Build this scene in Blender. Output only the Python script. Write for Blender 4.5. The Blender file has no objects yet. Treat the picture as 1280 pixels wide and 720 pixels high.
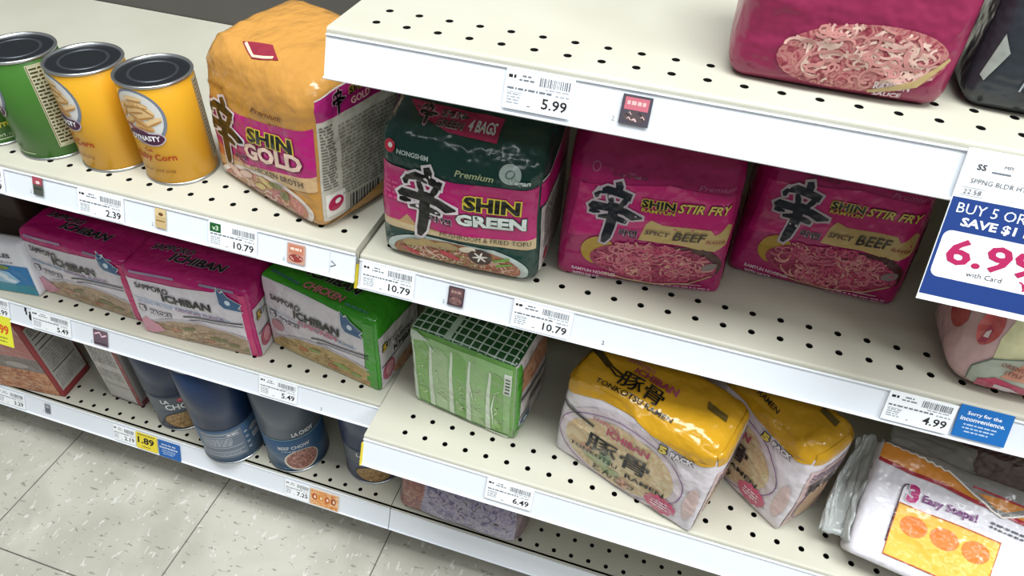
# Supermarket shelving with packs of instant noodles, tins and price tags.
# All lengths below are inches, converted to metres on output (S).
import bpy, math, random
from mathutils import Vector, Matrix, noise

S = 0.0254
Z0 = 25.1                       # the floor is at z = -25.1 in shelf inches
C = bpy.context.scene.collection
sin, cos, pi = math.sin, math.cos, math.pi
random.seed(7)


def W(x, y, z):
    return Vector((x * S, y * S, (z + Z0) * S))


# ------------------------------------------------------------------ materials
_m = {}


def hexc(h):
    h = h.lstrip('#')
    o = []
    for i in (0, 2, 4):
        c = int(h[i:i + 2], 16) / 255
        o.append(c / 12.92 if c <= .04045 else ((c + .055) / 1.055) ** 2.4)
    return (*o, 1)


def base_mat(key):
    m = bpy.data.materials.new(key)
    m.use_nodes = True
    nt = m.node_tree
    return m, nt, nt.nodes['Principled BSDF']


def bump(nt, b, scale, strength, dist=.01, detail=3.0):
    tc = nt.nodes.new('ShaderNodeTexCoord')
    n = nt.nodes.new('ShaderNodeTexNoise')
    n.inputs['Scale'].default_value = scale
    n.inputs['Detail'].default_value = detail
    bp = nt.nodes.new('ShaderNodeBump')
    bp.inputs['Strength'].default_value = strength
    bp.inputs['Distance'].default_value = dist
    nt.links.new(tc.outputs['Object'], n.inputs['Vector'])
    nt.links.new(n.outputs['Fac'], bp.inputs['Height'])
    nt.links.new(bp.outputs['Normal'], b.inputs['Normal'])


def film(h, rough=.3, b_=.8):
    """printed plastic film, lightly crinkled"""
    k = ('film', h, rough, b_)
    if k not in _m:
        m, nt, b = base_mat('printed film ' + h)
        b.inputs['Base Color'].default_value = hexc(h)
        b.inputs['Roughness'].default_value = rough
        b.inputs['Specular IOR Level'].default_value = .35
        tc = nt.nodes.new('ShaderNodeTexCoord')
        n1 = nt.nodes.new('ShaderNodeTexNoise')
        b.inputs['Coat Weight'].default_value = .38
        b.inputs['Coat Roughness'].default_value = .1
        n1.inputs['Scale'].default_value = 48
        n1.inputs['Detail'].default_value = 2
        n2 = nt.nodes.new('ShaderNodeTexNoise')
        n2.noise_type = 'RIDGED_MULTIFRACTAL'
        n2.inputs['Scale'].default_value = 16
        n2.inputs['Detail'].default_value = 1.5
        n2.inputs['Distortion'].default_value = .4
        ad = nt.nodes.new('ShaderNodeMath')
        ad.operation = 'MULTIPLY_ADD'
        ad.inputs[1].default_value = .8
        bp = nt.nodes.new('ShaderNodeBump')
        bp.inputs['Strength'].default_value = b_
        bp.inputs['Distance'].default_value = .005
        nt.links.new(tc.outputs['Object'], n1.inputs['Vector'])
        nt.links.new(tc.outputs['Object'], n2.inputs['Vector'])
        nt.links.new(n2.outputs['Fac'], ad.inputs[0])
        nt.links.new(n1.outputs['Fac'], ad.inputs[2])
        nt.links.new(ad.outputs[0], bp.inputs['Height'])
        nt.links.new(bp.outputs['Normal'], b.inputs['Normal'])
        nt.links.new(bp.outputs['Normal'], b.inputs['Coat Normal'])
        _m[k] = m
    return _m[k]


def plain(h, rough=.5, metal=0.0, spec=.4):
    k = ('plain', h, rough, metal, spec)
    if k not in _m:
        m, nt, b = base_mat('surface ' + h)
        b.inputs['Base Color'].default_value = hexc(h)
        b.inputs['Roughness'].default_value = rough
        b.inputs['Metallic'].default_value = metal
        b.inputs['Specular IOR Level'].default_value = spec
        _m[k] = m
    return _m[k]


def food(cols, scale=60, rough=.35, stretch=(1, 1, 1), dist=2.0):
    """printed food photograph: blotchy strands of several colours"""
    k = ('food', tuple(cols), scale, stretch)
    if k not in _m:
        m, nt, b = base_mat('printed food ' + cols[0])
        tc = nt.nodes.new('ShaderNodeTexCoord')
        mp = nt.nodes.new('ShaderNodeMapping')
        mp.inputs['Scale'].default_value = stretch
        n = nt.nodes.new('ShaderNodeTexNoise')
        n.inputs['Scale'].default_value = scale
        n.inputs['Detail'].default_value = 3
        n.inputs['Distortion'].default_value = dist
        r = nt.nodes.new('ShaderNodeValToRGB')
        el = r.color_ramp.elements
        k_ = len(cols)
        for i, c in enumerate(cols):
            p = .3 + .4 * i / (k_ - 1)
            e = el[i] if i < 2 else el.new(p)
            e.position = p
            e.color = hexc(c)
        nt.links.new(tc.outputs['Object'], mp.inputs['Vector'])
        nt.links.new(mp.outputs['Vector'], n.inputs['Vector'])
        nt.links.new(n.outputs['Fac'], r.inputs['Fac'])
        nt.links.new(r.outputs['Color'], b.inputs['Base Color'])
        b.inputs['Roughness'].default_value = rough
        _m[k] = m
    return _m[k]


def clear_film(alpha=.25, h='DDE2E0', rough=.15):
    k = ('clear', alpha, h)
    if k not in _m:
        m, nt, b = base_mat('clear film')
        b.inputs['Base Color'].default_value = hexc(h)
        b.inputs['Roughness'].default_value = rough
        b.inputs['Alpha'].default_value = alpha
        bump(nt, b, 40, .6, .006, 3)
        _m[k] = m
    return _m[k]


def enamel(h, rough=.45):
    k = ('enamel', h)
    if k not in _m:
        m, nt, b = base_mat('shelf enamel ' + h)
        tc = nt.nodes.new('ShaderNodeTexCoord')
        n = nt.nodes.new('ShaderNodeTexNoise')
        n.inputs['Scale'].default_value = 9
        n.inputs['Detail'].default_value = 6
        r = nt.nodes.new('ShaderNodeValToRGB')
        c = hexc(h)
        r.color_ramp.elements[0].color = (c[0] * .93, c[1] * .93, c[2] * .91, 1)
        r.color_ramp.elements[1].color = c
        r.color_ramp.elements[0].position = .35
        r.color_ramp.elements[1].position = .6
        nt.links.new(tc.outputs['Object'], n.inputs['Vector'])
        nt.links.new(n.outputs['Fac'], r.inputs['Fac'])
        nt.links.new(r.outputs['Color'], b.inputs['Base Color'])
        b.inputs['Roughness'].default_value = rough
        _m[k] = m
    return _m[k]


def floor_mat():
    m, nt, b = base_mat('vinyl composition tile')
    N, L = nt.nodes, nt.links
    tc = N.new('ShaderNodeTexCoord')
    sep = N.new('ShaderNodeSeparateXYZ')
    L.new(tc.outputs['Object'], sep.inputs[0])

    def math_(op, a, bb=None, c=None):
        n = N.new('ShaderNodeMath')
        n.operation = op
        for i, v in enumerate((a, bb, c)):
            if v is None:
                continue
            if isinstance(v, (int, float)):
                n.inputs[i].default_value = v
            else:
                L.new(v, n.inputs[i])
        return n.outputs[0]

    def seam(axis, off):
        t = math_('ADD', sep.outputs[axis], off * S)
        t = math_('DIVIDE', t, 12 * S)
        t = math_('FRACT', t)
        t = math_('SUBTRACT', t, .5)
        t = math_('ABSOLUTE', t)
        return math_('GREATER_THAN', t, .5 - .0035)
    sm = math_('MAXIMUM', seam(0, 33.2 + 60), seam(1, 8.3 + 60))

    def fleck(scale, lo, sx, sy):
        mp = N.new('ShaderNodeMapping')
        mp.inputs['Scale'].default_value = (sx, sy, 1)
        mp.inputs['Rotation'].default_value = (0, 0, .5)
        L.new(tc.outputs['Object'], mp.inputs['Vector'])
        n = N.new('ShaderNodeTexNoise')
        n.inputs['Scale'].default_value = scale
        n.inputs['Detail'].default_value = 2
        n.inputs['Roughness'].default_value = .6
        n.inputs['Distortion'].default_value = .6
        L.new(mp.outputs['Vector'], n.inputs['Vector'])
        return math_('GREATER_THAN', n.outputs['Fac'], lo), n.outputs['Fac']
    dk, _ = fleck(62, .655, 1, 2.4)
    wt, _ = fleck(48, .65, 2.2, 1)
    _, soft = fleck(9, .5, 1, 1)
    r = N.new('ShaderNodeValToRGB')
    r.color_ramp.elements[0].color = hexc('AEAA9D')
    r.color_ramp.elements[1].color = hexc('C0BCAF')
    r.color_ramp.elements[0].position = .35
    r.color_ramp.elements[1].position = .65
    L.new(soft, r.inputs['Fac'])

    def mix(fac, a, hx, amt):
        mx = N.new('ShaderNodeMixRGB')
        f = math_('MULTIPLY', fac, amt)
        L.new(f, mx.inputs[0])
        L.new(a, mx.inputs[1])
        mx.inputs[2].default_value = hexc(hx)
        return mx.outputs[0]
    c = mix(dk, r.outputs['Color'], '7C766C', .7)
    c = mix(wt, c, 'D6D4CC', .7)
    c = mix(sm, c, '4A4741', .85)
    L.new(c, b.inputs['Base Color'])
    b.inputs['Roughness'].default_value = .38
    return m


# ------------------------------------------------------------------ 2D shapes: (points, triangles)
def rect(x0, y0, x1, y1):
    return [(x0, y0), (x1, y0), (x1, y1), (x0, y1)], [(0, 1, 2), (0, 2, 3)]


def _area(p):
    return sum(p[i][0] * p[(i + 1) % len(p)][1] - p[(i + 1) % len(p)][0] * p[i][1] for i in range(len(p))) / 2


def poly(pts):
    """ear clipping"""
    p = list(pts)
    if _area(p) < 0:
        p.reverse()
    idx = list(range(len(p)))
    tri = []

    def cr(a, b, c):
        return (b[0] - a[0]) * (c[1] - a[1]) - (b[1] - a[1]) * (c[0] - a[0])
    guard = 0
    while len(idx) > 3 and guard < 4000:
        guard += 1
        done = False
        for k in range(len(idx)):
            i, j, l = idx[k - 1], idx[k], idx[(k + 1) % len(idx)]
            if cr(p[i], p[j], p[l]) <= 1e-12:
                continue
            if any(m not in (i, j, l) and cr(p[i], p[j], p[m]) >= 0 and cr(p[j], p[l], p[m]) >= 0 and cr(p[l], p[i], p[m]) >= 0 for m in idx):
                continue
            tri.append((i, j, l))
            idx.pop(k)
            done = True
            break
        if not done:
            break
    if len(idx) == 3:
        tri.append(tuple(idx))
    return p, tri


def clip(pts, x0, y0, x1, y1):
    for ax, lim, sg in ((0, x0, 1), (0, x1, -1), (1, y0, 1), (1, y1, -1)):
        out = []
        for i in range(len(pts)):
            a, b = pts[i - 1], pts[i]
            da, db = sg * (a[ax] - lim), sg * (b[ax] - lim)
            if (da >= 0) != (db >= 0):
                t = da / (da - db)
                out.append((a[0] + t * (b[0] - a[0]), a[1] + t * (b[1] - a[1])))
            if db >= 0:
                out.append(b)
        pts = out
        if not pts:
            break
    return pts


def epts(cx, cy, rx, ry, n=36, rot=0.0):
    c, s = cos(rot), sin(rot)
    return [(cx + rx * cos(t) * c - ry * sin(t) * s, cy + rx * cos(t) * s + ry * sin(t) * c)
            for t in (2 * pi * i / n for i in range(n))]


def ell(cx, cy, rx, ry, n=28, rot=0.0, box=None):
    p = epts(cx, cy, rx, ry, n, rot)
    if box:
        p = clip(p, *box)
    return poly(p)


def stroke(pts, w, closed=False):
    """ribbon along a polyline; w a number or one width per point"""
    n = len(pts)
    ws = [w] * n if isinstance(w, (int, float)) else w
    P, T = [], []
    for i in range(n):
        a = pts[i - 1] if (i > 0 or closed) else pts[i]
        b = pts[(i + 1) % n] if (i < n - 1 or closed) else pts[i]
        dx, dy = b[0] - a[0], b[1] - a[1]
        l = math.hypot(dx, dy) or 1
        nx, ny = -dy / l * ws[i] / 2, dx / l * ws[i] / 2
        P += [(pts[i][0] + nx, pts[i][1] + ny), (pts[i][0] - nx, pts[i][1] - ny)]
    for i in range(n if closed else n - 1):
        a, b = 2 * i, 2 * ((i + 1) % n)
        T += [(a, a + 1, b + 1), (a, b + 1, b)]
    return P, T


def ring(cx, cy, rx, ry, w, n=36, rot=0.0):
    return stroke(epts(cx, cy, rx, ry, n, rot), w, True)


def join(*shapes):
    P, T = [], []
    for p, t in shapes:
        o = len(P)
        P += p
        T += [tuple(i + o for i in q) for q in t]
    return P, T


_txt = {}


def text(s, off=0.0, shear=0.0, gap=1.0):
    k = (s, off, shear, gap)
    if k not in _txt:
        c = bpy.data.curves.new('lettering', 'FONT')
        c.body = s
        c.offset = off
        c.shear = shear
        c.space_character = gap
        c.resolution_u = 2
        o = bpy.data.objects.new('lettering', c)
        C.objects.link(o)
        bpy.context.view_layer.update()
        m = bpy.data.meshes.new_from_object(o.evaluated_get(bpy.context.evaluated_depsgraph_get()))
        m.calc_loop_triangles()
        P = [(v.co.x, v.co.y) for v in m.vertices]
        T = [tuple(t.vertices) for t in m.loop_triangles]
        bpy.data.objects.remove(o)
        bpy.data.curves.remove(c)
        bpy.data.meshes.remove(m)
        _txt[k] = (P, T)
    return _txt[k]


def textbox(s, x0, y0, w, h, off=0.0, shear=0.0, slope=0.0, grow=0.0, gap=1.0):
    """text stretched to w x h from its lower left corner; slope lifts the baseline to the right"""
    P0, _ = text(s, off, shear, gap)
    P, T = text(s, off + grow, shear, gap)
    ax, bx = min(p[0] for p in P0), max(p[0] for p in P0)
    ay, by = min(p[1] for p in P0), max(p[1] for p in P0)
    Q = []
    for x, y in P:
        u = (x - ax) / (bx - ax) * w
        v = (y - ay) / (by - ay) * h
        Q.append((x0 + u, y0 + v + slope * u))
    return Q, T


def refine(P, T, L):
    P = list(P)
    out, stack = [], list(T)
    mid = {}
    while stack:
        t = stack.pop()
        e = [(math.dist(P[t[i]], P[t[(i + 1) % 3]]), i) for i in range(3)]
        l, i = max(e)
        if l <= L or len(out) > 60000:
            out.append(t)
            continue
        a, b, c = t[i], t[(i + 1) % 3], t[(i + 2) % 3]
        k = (min(a, b), max(a, b))
        if k not in mid:
            mid[k] = len(P)
            P.append(((P[a][0] + P[b][0]) / 2, (P[a][1] + P[b][1]) / 2))
        m = mid[k]
        stack += [(a, m, c), (m, b, c)]
    return P, out


# ------------------------------------------------------------------ meshes
class MB:
    def __init__(self):
        self.v, self.f, self.mi, self.mats = [], [], [], []

    def mat(self, m):
        if m not in self.mats:
            self.mats.append(m)
        return self.mats.index(m)

    def add(self, vs, fs, m):
        o = len(self.v)
        self.v += [tuple(v) for v in vs]
        i = self.mat(m)
        for f in fs:
            self.f.append(tuple(k + o for k in f))
            self.mi.append(i)

    def box(self, x0, y0, z0, x1, y1, z1, m):
        vs = [(x, y, z) for z in (z0, z1) for y in (y0, y1) for x in (x0, x1)]
        self.add(vs, [(0, 2, 3, 1), (4, 5, 7, 6), (0, 1, 5, 4), (2, 6, 7, 3), (0, 4, 6, 2), (1, 3, 7, 5)], m)

    def build(self, name, parent=None, smooth=False, offset=(0, 0, 0)):
        me = bpy.data.meshes.new(name)
        ox, oy, oz = offset
        me.from_pydata([((x - ox) * S, (y - oy) * S, (z - oz) * S) for x, y, z in self.v], [], self.f)
        for m in self.mats:
            me.materials.append(m)
        me.polygons.foreach_set('material_index', self.mi)
        if smooth:
            me.polygons.foreach_set('use_smooth', [True] * len(me.polygons))
        me.update()
        o = bpy.data.objects.new(name, me)
        C.objects.link(o)
        if parent:
            o.parent = parent
        return o


def tag(o, label=None, cat=None, group=None, kind=None):
    if label:
        o['label'] = label
    if cat:
        o['category'] = cat
    if group:
        o['group'] = group
    if kind:
        o['kind'] = kind
    return o


def empty(name, x, y, z, yaw=0.0):
    o = bpy.data.objects.new(name, None)
    o.empty_display_size = .02
    o.location = W(x, y, z)
    o.rotation_euler = (0, 0, math.radians(yaw))
    C.objects.link(o)
    return o


def place(o, x, y, z, yaw=0.0):
    o.location = W(x, y, z)
    o.rotation_euler = (0, 0, math.radians(yaw))
    return o


LAY = .011                      # height of one printed layer


class Pack:
    """a soft pack: a box rounded, puffed, leaned and creased; prints are mapped onto its faces"""

    def __init__(s, w, d, h, r=.5, rb=.25, lean=.05, puff=(.25, .2, .2), slope=.15, tap=.02, amp=.06, crease=.05, seed=0, cols=None, step=.22, sag=0.0):
        s.w, s.d, s.h, s.r, s.rb, s.lean, s.puff, s.slope, s.tap = w, d, h, r, rb, lean, puff, slope, tap
        s.amp, s.cr, s.seed, s.step, s.sag = amp, crease, seed, step, sag
        s.mb = MB()
        s.u0 = 0.0
        cols = cols or {}
        dm = cols.get('*')
        idx = {}
        vs = []

        def vid(p):
            k = tuple(round(c, 4) for c in p)
            if k not in idx:
                idx[k] = len(vs)
                vs.append(s.D(p))
            return idx[k]
        for fc in 'fkrltb':
            a, b = {'f': (w, h), 'k': (w, h), 'r': (d, h), 'l': (d, h), 't': (w, d), 'b': (w, d)}[fc]
            na, nb = max(2, round(a / step)), max(2, round(b / step))
            fs = []
            for i in range(na):
                for j in range(nb):
                    q = [s.P(fc, a * (i + di) / na, b * (j + dj) / nb, 0) for di, dj in ((0, 0), (1, 0), (1, 1), (0, 1))]
                    f = [vid(p) for p in q]
                    if fc in 'klb':
                        f.reverse()
                    fs.append(f)
            mi = s.mb.mat(cols.get(fc, dm))
            s.mb.f += [tuple(f) for f in fs]
            if 'cap' in cols and fc in 'frlk':
                cm = s.mb.mat(cols['cap'])
                s.mb.mi += [cm if (j + .5) / nb > .93 else mi for i in range(na) for j in range(nb)]
            else:
                s.mb.mi += [mi] * len(fs)
        # bounds for faces with differing grids share corner lines only
        s.mb.v = vs

    def P(s, fc, u, v, e):
        if fc == 'f':
            return (u, -e, v)
        if fc == 'k':
            return (u, s.d + e, v)
        if fc == 'r':
            return (s.w + e, u, v)
        if fc == 'l':
            return (-e, u, v)
        if fc == 't':
            return (u, v, s.h + e)
        return (u, v, -e)

    def D(s, p):
        x, y, z = p
        w, d, h = s.w, s.d, s.h
        vv = min(1, max(0, z / h))
        r = s.rb + (s.r - s.rb) * vv * vv * (3 - 2 * vv)
        q = (min(max(x, r), w - r), min(max(y, r), d - r), min(max(z, r), h - r))
        dv = (x - q[0], y - q[1], z - q[2])
        m = max(abs(c) for c in dv)
        if m > 1e-9:
            l = math.sqrt(sum(c * c for c in dv))
            x, y, z = (q[i] + dv[i] / l * m for i in range(3))
        u, v, t = min(1, max(0, x / w)), min(1, max(0, z / h)), min(1, max(0, y / d))
        su, sv, st = sin(pi * u) ** .6, sin(pi * v) ** .6, sin(pi * t) ** .6
        pf, ps, pt = s.puff
        y += (2 * t - 1) * pf * su * sv
        x += (2 * u - 1) * ps * st * sv
        z += v * v * (pt * su * st - s.sag * (1 - su))
        z += v * v * s.slope * y
        x = w / 2 + (x - w / 2) * (1 - s.tap * v)
        y += s.lean * z
        k = Vector((p[0] * .55 + s.seed * 7.3, p[1] * .55 + s.seed * 3.1, p[2] * .55))
        nv = noise.noise_vector(k)
        wt = .35 + .65 * v
        x += nv.x * s.amp * wt
        y += nv.y * s.amp * wt
        z += nv.z * s.amp * wt * v
        if s.cr:
            k2 = Vector((p[0] * .42 + s.seed * 1.7, p[1] * .9, p[2] * .8 + s.seed * 2.9))
            rg = max(0, 1 - abs(noise.noise(k2)) * 5) * s.cr * (.25 + .75 * v) * (1 - .3 * su)
            y -= rg * (1 - t) * .7
            z += rg * v * v * .7
        return (x, y, max(z, 0.0 if p[2] > -.001 else -.02))

    def dec(s, fc, shape, m, layer=1, L=.3):
        P, T = refine(*shape, L)
        e = .012 + LAY * layer
        s.mb.add([s.D(s.P(fc, u + (s.u0 if fc in 'ft' else 0), v, e)) for u, v in P], T if fc not in 'lkb' else [t[::-1] for t in T], m)

    def txt(s, fc, st, x0, y0, w, h, col, layer=4, off=0.0, shear=0.0, slope=0.0, out=None, ow=.03, gap=1.0):
        if out:
            s.dec(fc, textbox(st, x0, y0, w, h, off, shear, slope, ow, gap), film(out), layer - 1)
        s.dec(fc, textbox(st, x0, y0, w, h, off, shear, slope, 0, gap), film(col), layer)

    def dashes(s, fc, x0, y0, w, h, rows, col, layer=3, slope=0.0, seed=1):
        """unreadable small print"""
        rn = random.Random(seed)
        sh = []
        for i in range(rows):
            y = y0 + h * (rows - i - .5) / rows
            x = x0
            while x < x0 + w - .05:
                l = min(rn.uniform(.08, .35), x0 + w - x)
                hh = h / rows * .26
                a, b = slope * (x - x0), slope * (x + l - x0)
                sh.append(([(x, y - hh + a), (x + l, y - hh + b), (x + l, y + hh + b), (x, y + hh + a)], [(0, 1, 2), (0, 2, 3)]))
                x += l + .06
        s.dec(fc, join(*sh), film(col), layer)

    def strands(s, fc, cx, cy, rx, ry, cols, n, wd=.06, layer=3, box=None, seed=1, curl=.9):
        rn = random.Random(seed)
        for ci, c in enumerate(cols):
            sh = []
            for k in range(n // len(cols)):
                a, q = rn.uniform(0, 2 * pi), math.sqrt(rn.random()) * .85
                x, y = cx + rx * q * cos(a), cy + ry * q * sin(a)
                dr = rn.uniform(0, 2 * pi)
                tn = rn.uniform(-curl, curl)
                pts = []
                for j in range(9):
                    if ((x - cx) / rx) ** 2 + ((y - cy) / ry) ** 2 > .95 or (box and not (box[0] < x < box[2] and box[1] < y < box[3])):
                        break
                    pts.append((x, y))
                    x += .11 * cos(dr)
                    y += .08 * sin(dr)
                    dr += tn
                    if rn.random() < .2:
                        tn = rn.uniform(-curl, curl)
                if len(pts) > 2:
                    sh.append(stroke(pts, wd))
            if sh:
                s.dec(fc, join(*sh), film(c), layer + ci % 2, .5)

    def build(s, name, x, y, z, yaw, label, cat='noodle pack', group=None):
        o = s.mb.build(name, smooth=True)
        place(o, x, y, z, yaw)
        return tag(o, label, cat, group)


def glyph(x0, y0, w, h):
    """the brush-written 'spicy' character, as tapering strokes in a unit box"""
    K = [
        ([(.50, 1.0), (.53, .93), (.55, .86)], [.09, .12, .07]),
        ([(.20, .82), (.32, .86), (.55, .84), (.76, .80)], [.07, .12, .12, .11]),
        ([(.20, .84), (.14, .76), (.16, .72)], [.06, .08, .05]),
        ([(.36, .80), (.40, .72), (.43, .66)], [.06, .09, .06]),
        ([(.70, .80), (.64, .71), (.56, .62)], [.07, .09, .05]),
        ([(.36, .645), (.50, .655), (.64, .64)], [.05, .06, .05]),
        ([(.03, .56), (.10, .59), (.30, .59), (.50, .585), (.68, .57), (.84, .52), (1.0, .52)], [.05, .13, .12, .11, .12, .13, .03]),
        ([(.05, .50), (.14, .50), (.24, .50)], [.05, .07, .03]),
        ([(.22, .43), (.36, .45), (.52, .45), (.66, .43), (.74, .41)], [.04, .08, .09, .09, .05]),
        ([(.47, .60), (.47, .45), (.45, .28), (.42, .12), (.38, .01)], [.14, .16, .15, .14, .06]),
    ]
    sh = []
    for pts, ws in K:
        sh.append(stroke([(x0 + w * a, y0 + h * b) for a, b in pts], [q * w * 1.18 for q in ws]))
    big = []
    for pts, ws in K:
        p = [(x0 + w * a, y0 + h * b) for a, b in pts]
        # extend the halo beyond the stroke's ends
        (ax, ay), (bx, by) = p[0], p[1]
        l = math.hypot(bx - ax, by - ay)
        p[0] = (ax - (bx - ax) / l * .04 * w, ay - (by - ay) / l * .04 * w)
        (ax, ay), (bx, by) = p[-1], p[-2]
        l = math.hypot(bx - ax, by - ay)
        p[-1] = (ax - (bx - ax) / l * .04 * w, ay - (by - ay) / l * .04 * w)
        big.append(stroke(p, [q * w * 1.18 + .075 * w for q in ws]))
    return join(*sh), join(*big)


def put_glyph(p, fc, x0, y0, w, h, ink='0B0A0C', halo='D9CFD2', layer=4):
    a, b = glyph(x0, y0, w, h)
    p.dec(fc, b, film(halo), layer)
    p.dec(fc, a, film(ink), layer + 1)


# ------------------------------------------------------------------ room: floor and gondola back
mb = MB()
mb.add([(-110, -70, -25.1), (80, -70, -25.1), (80, 40, -25.1), (-110, 40, -25.1),
        (-110, -70, -26.1), (80, -70, -26.1), (80, 40, -26.1), (-110, 40, -26.1)],
       [(0, 1, 2, 3), (7, 6, 5, 4), (0, 4, 5, 1), (1, 5, 6, 2), (2, 6, 7, 3), (3, 7, 4, 0)], floor_mat())
fl = mb.build('floor', offset=(0, 0, -Z0))
fl['kind'] = 'structure'
mb = MB()
mb.box(-62, 15.2, -25.1, 34, 16.0, 22, enamel('55524E'))  # beige panel coloured dark, the shade behind the packs painted in
bw = mb.build('wall_back', offset=(0, 0, -Z0))
bw['kind'] = 'structure'

# ------------------------------------------------------------------ shelves
BEIGE = 'BDB9AA'
TILT = math.radians(22)
RAIL = {}


def railpt(nm, x, s, e=0.0):
    """a point on a price rail: x along it, s down its sloping face, e out from it"""
    y0, z0, L = RAIL[nm]
    return (x, y0 - s * sin(TILT) - e * cos(TILT), z0 - s * cos(TILT) + e * sin(TILT))


def extrude(mb_, prof, x0, x1, m, caps=True):
    n = len(prof)
    vs = [(x0, y, z) for y, z in prof] + [(x1, y, z) for y, z in prof]
    fs = [(i, (i + 1) % n, n + (i + 1) % n, n + i) for i in range(n)]
    if caps:
        fs += [tuple(range(n))[::-1], tuple(range(n, 2 * n))]
    mb_.add(vs, fs, m)


def make_shelf(nm, x0, x1, z, yf, yh, xo, L, label, base=False):
    root = empty('base_shelf' if base else 'gondola_shelf', (x0 + x1) / 2, 7, z)
    off = ((x0 + x1) / 2, 7, z)
    tag(root, label, 'shelf', 'perforated shelves of the gondola')
    m, mi = enamel(BEIGE), plain('101010', .9)  # the near-black one paints shade into the holes
    mb = MB()
    pit = .9709
    ya, yb = yh - pit / 2, yh + 1.5 * pit
    # plain strips before and behind the two rows of holes
    zf = z
    for a, b in ((yf + .14, ya), (yb, 15.15)):
        mb.add([(x0, a, zf), (x1, a, zf), (x1, b, zf), (x0, b, zf)], [(0, 1, 2, 3)], m)
    k0, k1 = math.ceil(x0 + .75 - xo), math.floor(x1 - .75 - xo)
    for a, b in ((x0, k0 + xo - .5), (k1 + xo + .5, x1)):
        mb.add([(a, ya, zf), (b, ya, zf), (b, yb, zf), (a, yb, zf)], [(0, 1, 2, 3)], m)
    R, n = .125, 16
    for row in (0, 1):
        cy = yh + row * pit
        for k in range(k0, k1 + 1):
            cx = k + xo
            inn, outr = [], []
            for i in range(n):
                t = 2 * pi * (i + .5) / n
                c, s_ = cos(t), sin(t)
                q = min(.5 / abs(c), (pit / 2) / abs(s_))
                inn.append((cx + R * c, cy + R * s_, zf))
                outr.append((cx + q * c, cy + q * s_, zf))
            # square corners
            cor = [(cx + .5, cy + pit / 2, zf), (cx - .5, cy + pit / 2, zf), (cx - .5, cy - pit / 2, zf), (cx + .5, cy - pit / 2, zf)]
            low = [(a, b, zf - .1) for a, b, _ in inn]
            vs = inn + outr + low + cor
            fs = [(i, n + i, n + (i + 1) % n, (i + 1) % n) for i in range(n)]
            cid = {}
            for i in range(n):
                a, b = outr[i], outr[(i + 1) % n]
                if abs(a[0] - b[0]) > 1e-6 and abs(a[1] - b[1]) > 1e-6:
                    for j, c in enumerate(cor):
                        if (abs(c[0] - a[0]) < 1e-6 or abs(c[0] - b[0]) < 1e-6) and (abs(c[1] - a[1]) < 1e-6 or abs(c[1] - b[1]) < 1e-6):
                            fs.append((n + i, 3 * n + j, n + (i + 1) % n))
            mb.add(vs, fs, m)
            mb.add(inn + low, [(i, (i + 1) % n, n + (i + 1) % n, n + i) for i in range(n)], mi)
    # sheet painted near-black as the shade inside the hollow deck, then lip, underside and end walls
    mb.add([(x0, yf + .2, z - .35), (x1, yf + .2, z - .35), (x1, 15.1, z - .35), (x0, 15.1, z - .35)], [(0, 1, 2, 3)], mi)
    arc = [(yf + .14 - .14 * sin(t), z - .14 + .14 * cos(t)) for t in (pi / 2 * i / 5 for i in range(6))]
    prof = arc + [(yf, z - .3), (yf + .1, z - .36), (yf + .1, z - 1.0), (yf + 1.2, z - 1.05), (15.15, z - 1.05), (15.15, z)]
    vs = [(x0, y, zz) for y, zz in prof] + [(x1, y, zz) for y, zz in prof]
    k = len(prof)
    mb.add(vs, [(i, i + 1, k + i + 1, k + i) for i in range(k - 2)] + [tuple(range(k))[::-1], tuple(range(k, 2 * k))], m)
    mb.build('deck', root, offset=off)
    # price rail
    RAIL[nm] = (yf - .05, z - .22, L)
    rm = plain('E6EAF0', .3)
    mb = MB()
    ys, zs = yf - .05, z - .22

    def pt(s, e):
        return (ys - s * sin(TILT) - e * cos(TILT), zs - s * cos(TILT) + e * sin(TILT))
    pr = [pt(-.05, -.09), pt(-.06, .0), pt(-.05, .05), pt(-.01, .05), pt(0, 0), pt(L - .06, 0), pt(L - .04, .06), pt(L, .07), pt(L + .03, .03), pt(L + .03, -.06), pt(L - .1, -.09)]
    extrude(mb, pr, x0, x1, rm)
    mb.box(x0 + .01, yf - .02, z - .6, x1 - .01, yf + .12, z - .3, plain('8F9294', .5))
    r = mb.build('price_rail', root, offset=off)
    r['label'] = 'white sloping price rail'
    if base:
        mb = MB()
        mb.box(x0, yf + 2.0, -25.1, x1, yf + 2.2, z - 1.0, plain('3E3F44', .6))
        mb.box(x0, yf + 2.2, -25.1, x0 + .3, 15.1, z - 1.0, plain('3E3F44', .6))
        mb.box(x1 - .3, yf + 2.2, -25.1, x1, 15.1, z - 1.0, plain('3E3F44', .6))
        mb.build('kick_plate', root, offset=off)['label'] = 'dark recessed kick plate'
    else:
        for xx in (x0 + .3, x1 - .42):
            mb = MB()
            extrude(mb, [(15.1, z - 1.05), (15.1, z - 3.2), (12.5, z - 2.6), (yf + 3, z - 1.25), (yf + 3, z - 1.05)], xx, xx + .12, m)
            mb.build('bracket', root, offset=off)
    return root, off


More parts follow.
